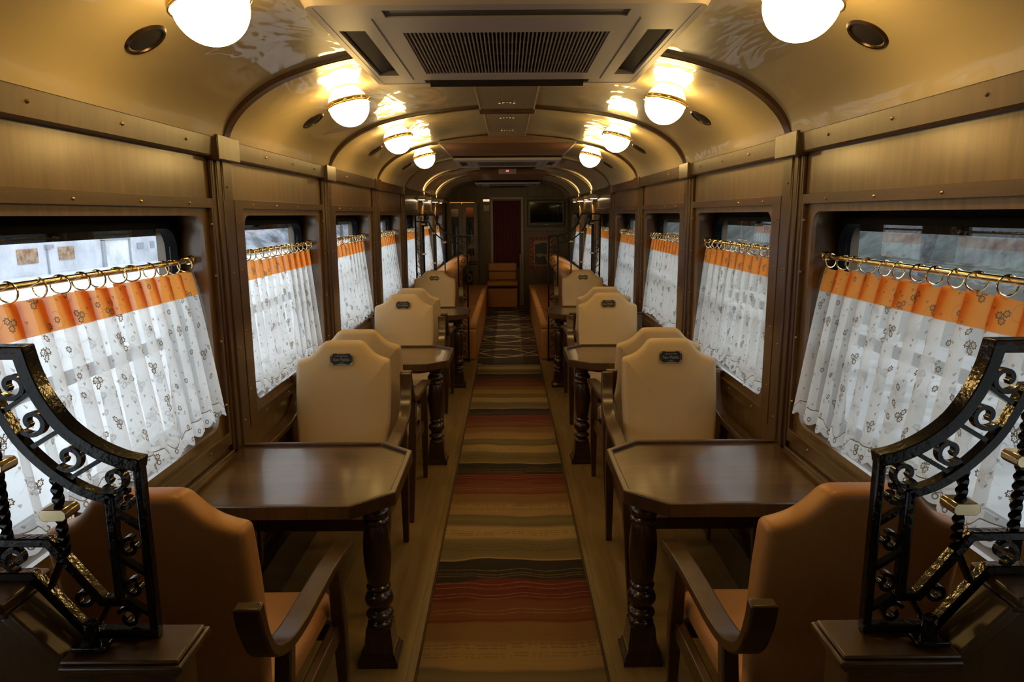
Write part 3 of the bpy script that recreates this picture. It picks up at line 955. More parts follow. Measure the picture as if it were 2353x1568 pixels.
# ------------------------------------------------------------------ globe lamps and ceiling speakers
def slope(x):
    return math.atan2(cz(x + 0.03) - cz(x - 0.03), 0.06)
def lamp():
    t = thing('ceiling_lamp', '', 'lamp', group='round opal ceiling lamps')
    R = 0.089
    b = MB(); b.lathe([(0.060, R * 0.80), (0.066, R * 0.86), (0.064, R * 1.12)], 28); b.build('mount', M['white_metal'], t)
    b = MB(); b.ball(R, (0, 0, 0), 36, 22); b.build('globe', M['globe'], t)
    b = MB(); b.torus(R + 0.0035, 0.005, (0, 0, 0.016), None, 40, 8, 1.6); b.torus(R + 0.006, 0.004, (0, 0, 0.004), None, 40, 8)
    for a_ in (0, 2.1, 4.2):
        b.ball(0.006, ((R + 0.01) * math.cos(a_), (R + 0.01) * math.sin(a_), 0.010), 10, 6)
    b.build('rim_ring', M['brass'], t)
    return t
l0 = lamp(); first = True
LY = [1.765, 3.22, 4.62, 6.06]
LN = ['nearest', 'second', 'third', 'fourth']
for s, side in ((-1, 'left'), (1, 'right')):
    for i, y in enumerate(LY, 2):
        L_ = ('lit round opal lamp on the %s of the ceiling, %s from the camera' % (side, LN[i - 2])) if i > 1 else 'lit round opal lamp on the %s, %s' % (side, ['hindmost', 'just behind the camera'][i])
        o = l0 if first else dup(l0, (0, 0, 0))
        first = False
        a_ = -slope(s * 0.70)
        nx = math.sin(-a_)
        o.location = (s * 0.700, y, 2.158 if y < 2 else 2.146)
        o.rotation_euler = (0, a_, 0)
        o['label'] = L_
b = MB()
sp = thing('ceiling_speaker', '', 'speaker', group='round dark ceiling speakers')
b.lathe([(0.060, -0.001), (0.060, -0.006), (0.054, -0.011), (0.049, -0.010), (0.047, -0.005)], 30); b.build('rim', M['bronze'], sp)
b = MB(); b.lathe([(0.047, -0.0045), (0.040, -0.008), (0.02, -0.010), (0.0005, -0.0105)], 30); b.build('mesh_cover', M['plastic_dark'], sp)
first = True
for s, side in ((-1, 'left'), (1, 'right')):
    for i, y in enumerate((1.93, 3.52, 5.13, 6.72)):
        o = sp if first else dup(sp, (0, 0, 0)); first = False
        o.location = (s * 0.945, y, cz(0.945)); o.rotation_euler = (0, -slope(s * 0.945), 0)
        o['label'] = 'round dark bronze speaker in the ceiling, %s on the %s' % (LN[i], side)

# ------------------------------------------------------------------ air conditioning units
def slab_holes(b, xs, ys, holes, z0, z1):
    for i in range(len(xs) - 1):
        for j in range(len(ys) - 1):
            mx, my = (xs[i] + xs[i + 1]) / 2, (ys[j] + ys[j + 1]) / 2
            if any(h[0] < mx < h[1] and h[2] < my < h[3] for h in holes): continue
            b.box(xs[i], xs[i + 1], ys[j], ys[j + 1], z0, z1)
def ac():
    t = thing('air_conditioner', '', 'air conditioner', group='square ceiling air conditioners')
    H = 0.545
    b = MB()
    mpz = lambda p, d: (p[0], p[1], d)
    b.ring(rrect(-H, H, -0.61, H, 0.045), rrect(-0.512, 0.512, -0.577, 0.512, 0.001), mpz, 0.022, 0.0, rrect(-H + .012, H - .012, -0.598, H - .012, 0.04), rrect(-0.512, 0.512, -0.577, 0.512, 0.001))
    xs = [-.513, -.498, -.420, -.335, .335, .420, .498, .513]
    holes = [(-.498, -.420, -.335, .335), (.420, .498, -.335, .335), (-.335, .335, -.545, -.475), (-.335, .335, .432, .498), (-.312, .312, -.312, .312)]
    xx = sorted(set(xs + [-.312, .312])); yy = sorted(set([-.578, -.545, -.475, -.335, -.312, .312, .335, .432, .498, .513]))
    slab_holes(b, xx, yy, holes, 0.001, 0.020)
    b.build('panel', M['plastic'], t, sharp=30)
    b = MB()
    b.box(-0.51, 0.51, -0.575, 0.51, 0.029, 0.034)
    b.build('casing', M['black'], t)
    for (x0, x1, y0, y1) in holes[:4]:
        b = MB()
        if x1 - x0 < 0.2:
            m = (x0 + x1) / 2; b.prism([(m - 0.030, 0.012), (m - 0.026, 0.008), (m + 0.032, 0.024), (m + 0.028, 0.028)] if m < 0 else [(m + 0.030, 0.012), (m + 0.026, 0.008), (m - 0.032, 0.024), (m - 0.028, 0.028)], y0 + 0.02, y1 - 0.02, 'y')
        else:
            m = (y0 + y1) / 2; b.prism([(m - 0.030, 0.004), (m - 0.030, 0.002), (m + 0.030, 0.0045), (m + 0.030, 0.006)] if m < 0 else [(m + 0.026, -0.012), (m + 0.022, -0.016), (m - 0.026, 0.024), (m - 0.022, 0.028)], x0 + 0.02, x1 - 0.02, 'x')
        if y1 < -0.4:
            b.box(x0 + 0.0005, x1 - 0.0005, y0 + 0.0005, y1 - 0.0005, 0.005, 0.0285)  # dark liner added over the lit slot walls so the slot reads black
        b.build('louvre', M['plastic_dark'], t)
    b = MB()
    for i in range(50):
        x = -0.312 + 0.624 * (i + 0.5) / 50
        b.box(x - 0.0022, x + 0.0022, -0.31, 0.31, 0.004, 0.018)
    for y in (-0.155, 0, 0.155): b.box(-0.31, 0.31, y - 0.003, y + 0.003, 0.008, 0.018)
    g = b.build('intake_grille', M['grille'], t)
    b = MB()
    b.box(-0.378, -0.375, -0.46, 0.42, -0.0006, 0.001)
    b.build('panel_seam', M['plastic_dark'], t)
    b = MB(); b.box(0.375, 0.378, -0.46, 0.42, -0.0006, 0.001)
    b.build('panel_seam', M['plastic_dark'], t)
    return t
a0 = ac()
a0.location = (0, 2.535, 2.206); a0['label'] = 'large off-white square ceiling air conditioner overhead, nearest the camera'
dup(a0, (0, 7.66, 2.198), 0, 'off-white ceiling air conditioner behind the wooden ceiling box, middle one')
dup(a0, (0, 12.30, 2.170), 0, 'off-white ceiling air conditioner farthest away, before the end wall')
# plenum above the panel, up to the vault
def archbox(name, label, cat, hw, y0, y1, z0, mat, zoff=0.004):
    xs = [-hw + 2 * hw * i / 12 for i in range(13)]
    poly = [(-hw, z0), (hw, z0)] + [(x, cz(x) - zoff) for x in reversed(xs)]
    b = MB(); b.prism(poly, y0, y1)
    return tag(b.build(name, mat, bevel=0.002), label, cat)
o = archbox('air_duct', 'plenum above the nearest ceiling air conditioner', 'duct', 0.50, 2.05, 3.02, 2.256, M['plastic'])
so = archbox('ceiling_soffit', 'reddish wooden ceiling box ahead of the middle air conditioner', 'soffit', 0.545, 5.80, 8.28, 2.236, M['wood_soffit'])
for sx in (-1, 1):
    b = MB(); b.box(sx * .540, sx * .556, 5.79, 8.28, 2.232, 2.246); b.build('edge_strip', M['white_metal'], so)  # pale strips added for the bright reflections along the box edges
archbox('ceiling_soffit', 'dark wooden ceiling box ahead of the farthest air conditioner', 'soffit', 0.545, 9.90, 12.95, 2.222, M['wood_soffit'])
for (ya, yb_, hw, z, nm) in ((3.10, 4.26, 0.155, 2.278, 'nearer'), (4.36, 5.79, 0.142, 2.286, 'farther')):
    t = thing('duct_cover', 'glossy cream duct cover with spotlights along the ceiling centre, %s one' % nm, 'duct cover', (0, ya, z))
    b = MB(); b.box(-hw, hw, 0, yb_ - ya, 0, 0.014); b.build('cover', M['panel_cream'], t, bevel=0.003)
    b = MB(); b.box(-hw - 0.006, -hw + 0.001, 0, yb_ - ya, -0.003, 0.016); b.build('edge_strip', M['white_metal'], t)
    b = MB(); b.box(hw - 0.001, hw + 0.006, 0, yb_ - ya, -0.003, 0.016); b.build('edge_strip', M['white_metal'], t)
    for q, yy in enumerate([yb_ - ya - 0.28] if ya < 4 else [0.28, 0.95]):
        b = MB()
        for dx in (-0.04, -0.02, 0, 0.02, 0.04): b.ball(0.006, (dx, yy + abs(dx) * 0.8, -0.004), 10, 6)
        b.box(-0.035, 0.035, yy - 0.006, yy + 0.006, -0.005, 0.0)
        b.build('spotlight_cluster', M['chrome'], t)
b = MB(); b.box(-0.165, 0.165, 4.27, 4.35, 2.262, 2.300)
tag(b.build('duct_clamp', M['wood_trim'], bevel=0.003), 'dark wooden cross strip between the two duct covers', 'strip')
t = thing('smoke_sensor', 'small white sensor box with red light under the far soffit', 'sensor', (0, 9.72, 2.225))
b = MB(); b.box(-0.12, 0.12, 0, 0.16, 0, 0.07); b.build('body', M['white_metal'], t, bevel=0.005)
b = MB(); b.box(-0.02, 0.02, -0.004, 0.0005, 0.02, 0.04); b.build('indicator', emit('red_indicator', (1, 0.15, 0.2), 1.0), t)

# ------------------------------------------------------------------ iron railings
def resample(pts, n):
    pts = [Vector(p) for p in pts]
    L = [0]
    for a_, c_ in zip(pts, pts[1:]): L.append(L[-1] + (c_ - a_).length)
    out = []
    for i in range(n):
        d = L[-1] * i / (n - 1)
        j = max(q for q in range(len(L) - 1) if L[q] <= d + 1e-9)
        f = (d - L[j]) / max(L[j + 1] - L[j], 1e-9)
        out.append(pts[j].lerp(pts[j + 1], min(f, 1)))
    return out
def scroll_pts(c, r, a0, turns=1.35, sgn=1):
    out = []
    for i in range(26):
        f = i / 25
        rr = r * (1 - 0.68 * f)
        a_ = a0 + sgn * 2 * PI * turns * f * (0.8 + 0.2 * f)
        out.append((c[0] + rr * math.cos(a_), c[1] + rr * math.sin(a_)))
    return out
def balus(t, s, x, y, z0, z1, zc, r=0.0085, mat=None, both=False):
    n = max(int((z1 - z0) / 0.004), 8)
    b = MB(); b.tube([(s * x, y, z0 + (z1 - z0) * i / n) for i in range(n + 1)], r, 4, twist=0.42)
    o = b.build('baluster', M['iron'], t, sharp=60)
    for q, z in enumerate(zc):
        b = MB()
        h = r * 2.3
        b.prism([(-h, -0.004), (-h * .75, -0.009), (h * .75, -0.009), (h, -0.004), (h, 0.004), (h * .75, 0.009), (-h * .75, 0.009), (-h, 0.004)], -h * .9, h * .9, 'y')
        c = b.build('collar', M['brass'], o, bevel=0.001); c.location = (s * x, y, z)
    return o

def near_rail(s, side):
    y0, y1 = 0.955, 0.973
    ym = (y0 + y1) / 2
    t = thing('iron_railing', 'black scrolled iron railing with twisted balusters on the %s partition' % side, 'railing')
    S = lambda pts: [(s * p[0], p[1]) for p in pts]
    arc_o = catmull([(.532, 1.316), (.562, 1.323), (.600, 1.342), (.636, 1.372), (.662, 1.412), (.677, 1.450), (.684, 1.482)], 5)
    outer_top = arc_o + [(.80, 1.482), (1.09, 1.482)]
    arc_i = catmull([(.583, 1.262), (.622, 1.276), (.662, 1.304), (.700, 1.345), (.722, 1.385), (.735, 1.420)], 5)
    inner_top = arc_i + [(.80, 1.420), (1.09, 1.420)]
    # handrail: rounded, thicker
    b = MB()
    b.sweep(S(outer_top), 0.0185, y0 - 0.005, y1 + 0.005)
    b.build('handrail', M['iron'], t, bevel=0.0092, seg=4, sharp=50)
    b = MB(); b.sweep(S(inner_top), 0.013, y0, y1); b.build('lower_handrail', M['iron'], t, bevel=0.002, sharp=50)
    b = MB(); b.sweep(S([(.538, 1.322), (.538, 1.052)]), 0.013, y0, y1); b.build('post', M['iron'], t, bevel=0.003)
    b = MB(); b.sweep(S([(.585, 1.268), (.585, 1.096)]), 0.014, y0, y1); b.build('post', M['iron'], t, bevel=0.003)
    low_o = [(.532, 1.048), (.640, 1.048), (.713, 1.142), (1.09, 1.142)]
    low_i = [(.575, 1.100), (.612, 1.100), (.682, 1.196), (1.09, 1.196)]
    b = MB(); b.sweep(S(low_o), 0.014, y0, y1); b.build('base_rail', M['iron'], t, bevel=0.002)
    b = MB(); b.sweep(S(low_i), 0.014, y0, y1); b.build('base_rail', M['iron'], t, bevel=0.002)
    b = MB(); b.box(s * .590, s * .640, 0.915, 0.94, 1.044, 1.052); b.tube([(s * .615, 0.93, 1.045), (s * .615, 0.93, 1.085)], 0.011, 10)
    b.build('foot_clamp', M['iron'], t, bevel=0.002)
    ya, yb_ = y0 + 0.003, y1 - 0.003
    def scr(c, r, a_, sg=1):
        b = MB(); b.sweep(S(scroll_pts(c, r, a_, 1.05, sg)), 0.0065, ya, yb_); b.build('scroll', M['iron'], t, sharp=60)
    def strut(p, q):
        b = MB(); b.sweep(S([p, q]), 0.0065, ya, yb_); b.build('strut', M['iron'], t)
    # along the curved hand rail
    no = resample(arc_o, 41); ni = resample(arc_i, 41)
    for f in (3, 15, 27, 37):
        o_, i_ = no[f], ni[f]
        c = o_.lerp(i_, 0.5)
        scr(tuple(c), 0.0215, math.atan2((i_ - c).y, (i_ - c).x) + 0.2, -1)
    for f in (8, 20, 31):
        o_, i_ = no[f], ni[min(f + 4, 40)]
        strut(tuple(o_), tuple(i_))
    for x in (.755, .86, .97): scr((x, 1.451), 0.0225, -PI / 2, 1); strut((x + .035, 1.476), (x + .055, 1.426))
    # in the post
    for z in (1.262, 1.190, 1.124):
        scr((.5615, z - 0.004), 0.0155, 1.9, -1)
        strut((.544, z - 0.046), (.579, z - 0.022))
    # in the base
    for c in ((.655, 1.098), (.675, 1.146)): pass
    scr((.640, 1.106), 0.017, 2.2, 1); strut((.622, 1.062), (.604, 1.094)); strut((.690, 1.120), (.668, 1.166))
    for x in (.735, .84, .95): scr((x, 1.169), 0.0205, -PI / 2, 1); strut((x + .035, 1.192), (x + .055, 1.148))
    scr((.575, 1.072), 0.018, 0.5, 1)
    for x, z0, z1 in ((.662, 1.165, 1.306), (.745, 1.200, 1.420), (.835, 1.200, 1.416), (.925, 1.200, 1.416)):
        balus(t, s, x, ym, z0, z1, [z0 + (z1 - z0) * (0.55 if x < .7 else 0.52)], 0.0085)
    # wooden half wall carrying the railing
    p = thing('wooden_partition', 'low stepped walnut partition under the iron railing on the %s' % side, 'partition')
    b = MB()
    prof = [(.492, 0), (.492, 1.012), (.640, 1.012), (.722, 1.104), (1.108, 1.104), (1.108, 0)]
    b.prism(S(prof), 0.915, 0.985); b.build('panel', M['wood_trim'], p, bevel=0.003)
    b = MB()
    path = [(.640, 1.026), (.472, 1.026)]
    for zz, ex in ((1.014, 0.0), (1.025, 0.008)):
        pass
    capn = lambda e, z0, z1: b.box(s * (.482 - e), s * .648, 0.905 - e, 0.990 + e, z0, z1)
    capn(0.0, 1.010, 1.022); capn(0.010, 1.022, 1.034); capn(0.004, 1.034, 1.0405)
    b.build('pedestal_cap', M['wood_trim'], p, bevel=0.004, seg=3)
    b = MB()
    b.sweep(S([(.640, 1.016), (.722, 1.108)]), 0.020, 0.907, 0.991)
    b.box(s * .716, s * 1.108, 0.903, 0.995, 1.104, 1.118); b.box(s * .712, s * 1.108, 0.893, 1.0, 1.118, 1.134)
    b.build('sloping_cap', M['wood_trim'], p, bevel=0.004, seg=3)
    b = MB()
    b.box(s * .52, s * .70, 0.909, 0.916, 0.15, 0.93); b.box(s * .76, s * 1.05, 0.909, 0.916, 0.15, 1.02)
    b.build('raised_panel', M['wood_trim'], p, bevel=0.005)
near_rail(-1, 'left'); near_rail(1, 'right')

def far_rail(s, side):
    Y = 7.86; y0, y1 = Y, Y + 0.03; ym = Y + 0.015
    t = thing('iron_screen', 'tall black wrought iron screen between dining area and lounge, %s of the aisle' % side, 'screen')
    S = lambda pts: [(s * p[0], p[1]) for p in pts]
    top_o = [(.458, 1.43), (.50, 1.43)] + catmull([(.56, 1.435), (.66, 1.462), (.74, 1.52), (.79, 1.60), (.82, 1.672)], 5) + [(.86, 1.672), (1.03, 1.672)]
    top_i = [(.56, 1.355)] + catmull([(.60, 1.36), (.70, 1.385), (.79, 1.445), (.85, 1.52), (.88, 1.595)], 5) + [(.92, 1.60), (1.03, 1.60)]
    b = MB(); b.sweep(S(top_o), 0.016, y0, y1); b.build('top_rail', M['iron'], t, sharp=50)
    b = MB(); b.sweep(S(top_i), 0.012, y0, y1); b.build('top_rail', M['iron'], t, sharp=50)
    for x, z in ((.458, 1.43), (.560, 1.43), (.955, 1.60), (1.03, 1.67)):
        b = MB(); b.box(s * (x - .009), s * (x + .009), y0, y1, 0, z); b.build('post', M['iron'], t, bevel=0.002)
    for x, z in ((.71, 1.40), (.83, 1.50), (.94, 1.60)):
        balus(t, s, x, ym, 0.16, z, [z - 0.03, z - 0.36], 0.009)
    b = MB(); b.box(s * .458, s * 1.03, y0, y1, 0.02, 0.035); b.box(s * .56, s * .955, y0, y1, 0.15, 0.165); b.build('bottom_rail', M['iron'], t)
    b = MB(); b.box(s * .458, s * .56, y0, y1, 0.72, 0.73); b.build('strap', M['iron'], t)
    for i in range(9):
        z = 0.11 + i * 0.15
        for cx_ in (.509, .993):
            if cx_ < .6 and z > 1.38: continue
            b = MB(); b.sweep(S(scroll_pts((cx_, z), 0.030, 1.2, 1.3, 1 if i % 2 else -1)), 0.006, y0 + .006, y1 - .006)
            b.sweep(S([(cx_ - .035, z + .045), (cx_ + .035, z + .105)]), 0.006, y0 + .006, y1 - .006)
            b.build('scroll', M['iron'], t, sharp=60)
    for (x, z) in ((.63, 1.41), (.74, 1.465), (.80, 1.545), (.90, 1.637), (.98, 1.637)):
        b = MB(); b.sweep(S(scroll_pts((x, z), 0.026, 1.2, 1.3)), 0.006, y0 + .006, y1 - .006); b.build('scroll', M['iron'], t, sharp=60)
far_rail(-1, 'left'); far_rail(1, 'right')

# ------------------------------------------------------------------ lounge: sofas, jump seat, end wall fittings
for s, side in ((-1, 'left'), (1, 'right')):
    t = thing('sofa', 'long tan orange leather bench sofa along the %s lounge wall' % side, 'sofa', (0, 0, 0), group='lounge sofas')
    ya, yb_ = 7.96, 12.46
    b = MB(); b.box(s * .375, s * 1.06, ya, yb_, 0.0, 0.36); b.build('base', M['orange'], t, bevel=0.02, seg=3)
    for i in range(3):
        l = (yb_ - ya) / 3
        b = MB(); b.box(s * .365, s * .83, ya + i * l + .002, ya + (i + 1) * l - .002, 0.358, 0.440); b.build('seat_cushion', M['orange'], t, bevel=0.03, seg=4)
    yb_ = 12.32
    b = MB(); b.box(s * .80, s * 1.0, ya, yb_, 0.36, 0.90); b.build('backrest', M['orange'], t, bevel=0.03, seg=3)
    b = MB()
    b.lathe([(0.03, 0), (0.075, 0.006), (0.088, 0.03), (0.088, yb_ - ya - .03), (0.075, yb_ - ya - .006), (0.03, yb_ - ya)], 28, (s * .745, yb_, 0.93), Matrix.Rotation(PI / 2, 3, 'X'))
    b.prism([(s * .75, 1.018), (s * .97, 0.93), (s * .97, .85), (s * .75, .85)], ya + .01, yb_ - .01)
    b.build('rolled_top', M['orange'], t)
t = thing('jump_seat', 'folding tan orange seat before the red-curtained door', 'seat', (-0.105, 12.56, 0))
b = MB(); b.box(-.27, .27, 0.0, .36, 0.01, 0.36); b.build('base', M['orange'], t, bevel=0.015, seg=3)
b = MB(); b.box(-.28, .28, -.08, .36, 0.40, 0.485); b.build('seat', M['orange'], t, bevel=0.03, seg=4)
b = MB(); b.box(-.25, .25, 0.02, .34, 0.355, 0.405); b.build('hinge_frame', M['black'], t)
for z0, z1 in ((.486, .64), (.645, .80)):
    b = MB(); b.box(-.262, .262, .235, .355, z0, z1); b.build('backrest', M['orange'], t, bevel=0.03, seg=4)

# door with red curtain
t = thing('door_1', 'far end door hidden behind a dark red curtain', 'door', (0, YF, 0), kind='structure')
b = MB()
for x0, x1, z0, z1 in ((-.315, -.27, 0, 1.945), (.24, .285, 0, 1.945), (-.315, .285, 1.945, 1.985)): b.box(x0, x1, -.03, .001, z0, z1)
b.build('frame', M['white_metal'], t, bevel=0.003)
b = MB(); b.box(-.27, .24, -.012, .001, 0, 1.945); b.build('leaf', M['wood_end'], t)
c = thing('door_curtain', 'dark red curtain hanging over the far door', 'curtain', (0, YF - 0.05, 0))
b = MB(); b.sweep([(-.265 + .5 * i / 60, 0.008 * math.sin(i * 0.9)) for i in range(61)], 0.003, 0.72, 1.925, 'z'); b.build('cloth', M['redcloth'], c)
b = MB(); b.tube([(-.28, 0, 1.93), (.25, 0, 1.93)], 0.008, 10); b.build('rail', M['brass_dull'], c)
b = MB(); b.tube([(.225, 12.90, 0.0), (.225, 12.90, .95)], 0.012, 12)
tag(b.build('grab_pole', M['white_metal']), 'pale upright metal pole beside the jump seat', 'pole')

# cabinet
t = thing('cabinet', 'tall dark glazed cabinet left of the far door', 'cabinet', (-0.815, 12.62, 0))
b = MB()
b.box(-.28, .28, .36, .378, 0, 1.92); b.box(-.28, -.262, 0, .36, 0, 1.92); b.box(.262, .28, 0, .36, 0, 1.92); b.box(-.262, .262, 0, .36, 1.89, 1.92)
b.box(-.262, .262, 0.0, .36, 0.0, .10); b.box(-.262, .262, .02, .36, .80, .83)
b.build('body', M['wood_end'], t, bevel=0.002)
for z in (1.30, 1.62):
    b = MB(); b.box(-.262, .262, .05, .36, z, z + .018); b.build('shelf', M['paper_light'] if z < 1.5 else M['wood_end'], t)
for sx in (-1, 1):
    x0, x1 = (-.262, -.003) if sx < 0 else (.003, .262)
    b = MB(); b.ring(rrect(x0, x1, .845, 1.885, .002, 1), rrect(x0 + .07, x1 - .055, .95, 1.80, .002, 1), lambda p, d: (p[0], d, p[1]), -.022, 0)
    d = b.build('door', M['wood_end'], t, bevel=0.003)
    b = MB(); b.box(x0 + .069, x1 - .054, -.012, -.008, .949, 1.801); b.build('pane', M['glass'], d)
    b = MB(); b.ball(.009, (sx * .025, -.032, 1.16), 12, 8); b.build('knob', M['chrome'], d)
    b = MB(); b.ring(rrect(x0, x1, .11, .79, .002, 1), rrect(x0 + .05, x1 - .05, .17, .73, .002, 1), lambda p, d_: (p[0], d_, p[1]), -.022, 0)
    b.box(x0 + .05, x1 - .05, -.010, 0, .17, .73)
    d = b.build('door', M['wood_end'], t, bevel=0.003)
    b = MB(); b.ball(.009, (sx * .025, -.032, .62), 12, 8); b.build('knob', M['chrome'], d)
b = MB(); b.box(-.22, .22, .06, .10, 1.865, 1.888); b.build('lamp_strip', M['cablight'], t)
# contents
b = MB(); b.box(.06, .20, .15, .34, 1.64, 1.80)
o = b.build('storage_box', M['mat_orange'], bevel=0.004); o.location = (-0.815, 12.62, 0); tag(o, 'orange box lit on the top cabinet shelf', 'box')
b = MB(); b.box(-.23, -.08, .18, .33, 1.64, 1.78)
o = b.build('storage_box', M['paper_light'], bevel=0.004); o.location = (-0.815, 12.62, 0); tag(o, 'pale papers on the top cabinet shelf behind left pane', 'box')
bt = None
bn = 0
for z, xs_ in ((1.319, (-.21, -.15, -.10, .09, .14, .20)), (.831, (-.20, -.14, -.09, .10, .16, .21))):
    for x in xs_:
        if bt is None:
            m = MB(); m.lathe([(.026, 0), (.028, .01), (.028, .14), (.012, .19), (.010, .25), (.012, .255)], 16); bt = m.build('bottle', M['glassware']); o = bt
        else: o = bt.copy(); COL.objects.link(o)
        o.location = (-0.815 + x, 12.62 + .16 + (bn % 3) * .05, z); o.scale = (1, 1, 0.9 + 0.1 * (bn % 4))
        tag(o, 'grey bottle on the %s shelf behind the %s cabinet pane, %s' % ('middle' if z > 1 else 'lower', 'left' if x < 0 else 'right', ('leftmost', 'centre', 'rightmost')[bn % 3]), 'bottle', 'bottles on the %s shelf of the cabinet' % ('middle' if z > 1 else 'lower')); bn += 1
# small oval frame in front of the cabinet
t = thing('picture_frame', 'small dark oval frame with gilt ring beside the left sofa end', 'frame', (-.690, 12.40, .44))
b = MB(); b.box(-.055, .055, 0, .02, 0, .25); b.build('backing', M['black'], t, bevel=0.004)
b = MB(); b.torus(.034, .012, (0, -.004, .125), Matrix.Rotation(PI / 2, 3, 'X') @ Matrix.Diagonal((1, 1, 1)), 28, 8)
g = b.build('oval_ring', M['mat_orange'], t)
for v in g.data.vertices: v.co.z = .125 + (v.co.z - .125) * 1.8

# tv niche
t = thing('tv_surround', 'raised dark wooden surround framing the television', 'panel', (0, YF, 0))
b = MB(); b.ring(rrect(.30, 1.095, 1.37, 1.985, .004, 1), rrect(.355, 1.06, 1.43, 1.945, .004, 1), lambda p, d: (p[0], d, p[1]), -.05, 0.001)
b.box(.355, 1.06, -.004, .001, 1.43, 1.945)
b.build('frame', M['wood_end'], t, bevel=0.004)
t = thing('television', 'black flat television set in the wooden surround', 'television', (.705, YF - .09, 1.44))
b = MB(); b.box(-.335, .335, 0, .08, .02, .48); b.build('case', M['tv_case'], t, bevel=0.008, seg=3)
b = MB(); b.box(-.295, .295, -.003, .001, .085, .445); b.build('screen', M['tv_screen'], t)
b = MB(); b.box(-.03, .03, -.002, .001, .046, .054); b.build('logo', M['badge_txt'], t)
# framed picture
t = thing('wall_picture', 'old photograph in orange patterned mat below the television', 'picture', (.612, YF - .012, .965))
b = MB(); b.box(-.205, .205, 0, .011, -.305, .305); b.build('mat', M['mat_orange'], t)
b = MB()
rn = random.Random(5)
for i in range(14):
    for sx in (-1, 1):
        z = -.29 + i * .043
        w_ = rn.uniform(.02, .07)
        x0 = sx * (.203 - w_) if i % 2 else sx * .125
        b.box(min(x0, x0 + sx * w_), max(x0, x0 + sx * w_), -.0015, .0005, z, z + .022)
for i in range(8):
    for sz in (-1, 1):
        x = -.19 + i * .048
        b.box(x, x + .024, -.0016, .0005, min(sz * .24, sz * .30), max(sz * .24, sz * .30))
b.build('pattern', M['mat_red'], t)
b = MB(); b.ring(rrect(-.122, .122, -.222, .222, .001, 1), rrect(-.112, .112, -.212, .212, .001, 1), lambda p, d: (p[0], d, p[1]), -.006, .0); b.build('inner_frame', M['white_metal'], t)
b = MB(); b.box(-.113, .113, -.003, 0, -.213, .213); b.build('photograph', M['paper_grey'], t)
b = MB(); b.prism([(-.112, .16), (-.05, .17), (.02, .19), (.112, .185), (.112, .212), (-.112, .212)], -.0036, -.003); b.prism([(-.11, -.03), (-.04, .0), (.0, -.01), (.11, -.03), (.10, -.06), (.03, -.05), (-.03, -.08), (-.08, -.05)], -.0036, -.003); b.build('photo_light_areas', M['paper_light'], t)
# exit sign and box
t = thing('lit_sign', 'small lit sign above the cabinet beside the door', 'sign', (-.39, YF - .04, 1.905))
b = MB(); b.box(-.065, .065, 0, .04, 0, .05); b.build('housing', M['white_metal'], t, bevel=0.004)
b = MB(); b.box(-.058, .058, -.003, .0005, .006, .044); b.build('face', M['sign'], t)
t = thing('wall_box', 'small square dark wall box under the lit sign', 'wall box', (-.39, YF - .02, 1.73))
b = MB(); b.box(-.06, .06, 0, .02, 0, .12); b.build('housing', M['wood_dark'], t, bevel=0.004)
b = MB(); b.torus(.022, .003, (0, -.001, .06), Matrix.Rotation(PI / 2, 3, 'X'), 20, 6); b.build('dial', M['brass_dull'], t)

# lounge wall lights
for k, nm in ((4, 'nearer'), (5, 'farther')):
    for s, side in ((-1, 'left'), (1, 'right')):
        t = thing('wall_light', 'up-and-down wall light on the %s lounge pillar, %s' % (nm, side), 'wall light', (s * 1.035, PY(k), 1.87), group='up-and-down lounge wall lights')
        b = MB(); b.lathe([(.018, -.03), (.022, -.03), (.022, .03), (.018, .03)], 16); b.box(min(0, s * .05), max(0, s * .05), -.012, .012, -.012, .012); b.build('housing', M['brass_dull'], t)
        for sg, pw in ((1, 22), (-1, 20)):
            ld = bpy.data.lights.new('spot', 'SPOT'); ld.energy = pw; ld.color = (1, .78, .42); ld.spot_size = math.radians(105 if sg > 0 else 100); ld.spot_blend = 0.5; ld.shadow_soft_size = .012
            lo = bpy.data.objects.new('bulb', ld); COL.objects.link(lo); lo.parent = t; lo.location = (0, 0, sg * .034)
            lo.rotation_euler = (PI if sg > 0 else 0, 0, 0)
        for dy, q in ((-.34, 'before'), (.34, 'behind')):
            r_ = thing('reading_light', 'small lit reading light %s the %s %s lounge pillar' % (q, nm, side), 'reading light', (s * 1.05, PY(k) + dy, 1.855), group='reading lights in the lounge')
            b = MB(); b.box(-.055, .055, -.075, .075, 0, .05); b.build('housing', M['white_metal'], r_, bevel=0.006)
            b = MB(); b.box(-.035, .035, -.05, .05, -.003, .0005); b.build('lens', M['led'], r_)

# ------------------------------------------------------------------ outside
def noise_mat(name, c1, c2, sc, lo=0.35, hi=0.65, detail=6.0, scale=(1, 1, 1)):
    t = NT(name)
    v = t.gen_scaled(t.obj(), scale)
    n = t.n('ShaderNodeTexNoise', {'Vector': v, 'Scale': sc, 'Detail': detail, 'Roughness': 0.65}).outputs[0]
    t.set(Base_Color=t.ramp(n, [(lo, c1), (hi, c2)]), Roughness=0.95)
    return t.m
M['snow'] = noise_mat('snowy_ground', (0.55, 0.57, 0.60), (0.86, 0.88, 0.90), 0.5)
M['gravel'] = noise_mat('grey_ballast', (0.16, 0.17, 0.17), (0.42, 0.43, 0.43), 2.0)
M['facade'] = noise_mat('weathered_white_render', (0.42, 0.44, 0.49), (0.66, 0.68, 0.74), 0.45, 0.3, 0.6)
M['facade_grey'] = plain('grey_render', (0.33, 0.35, 0.39), 0.9)
M['shutter'] = noise_mat('brown_shutter', (0.20, 0.10, 0.05), (0.50, 0.36, 0.25), 3.0)
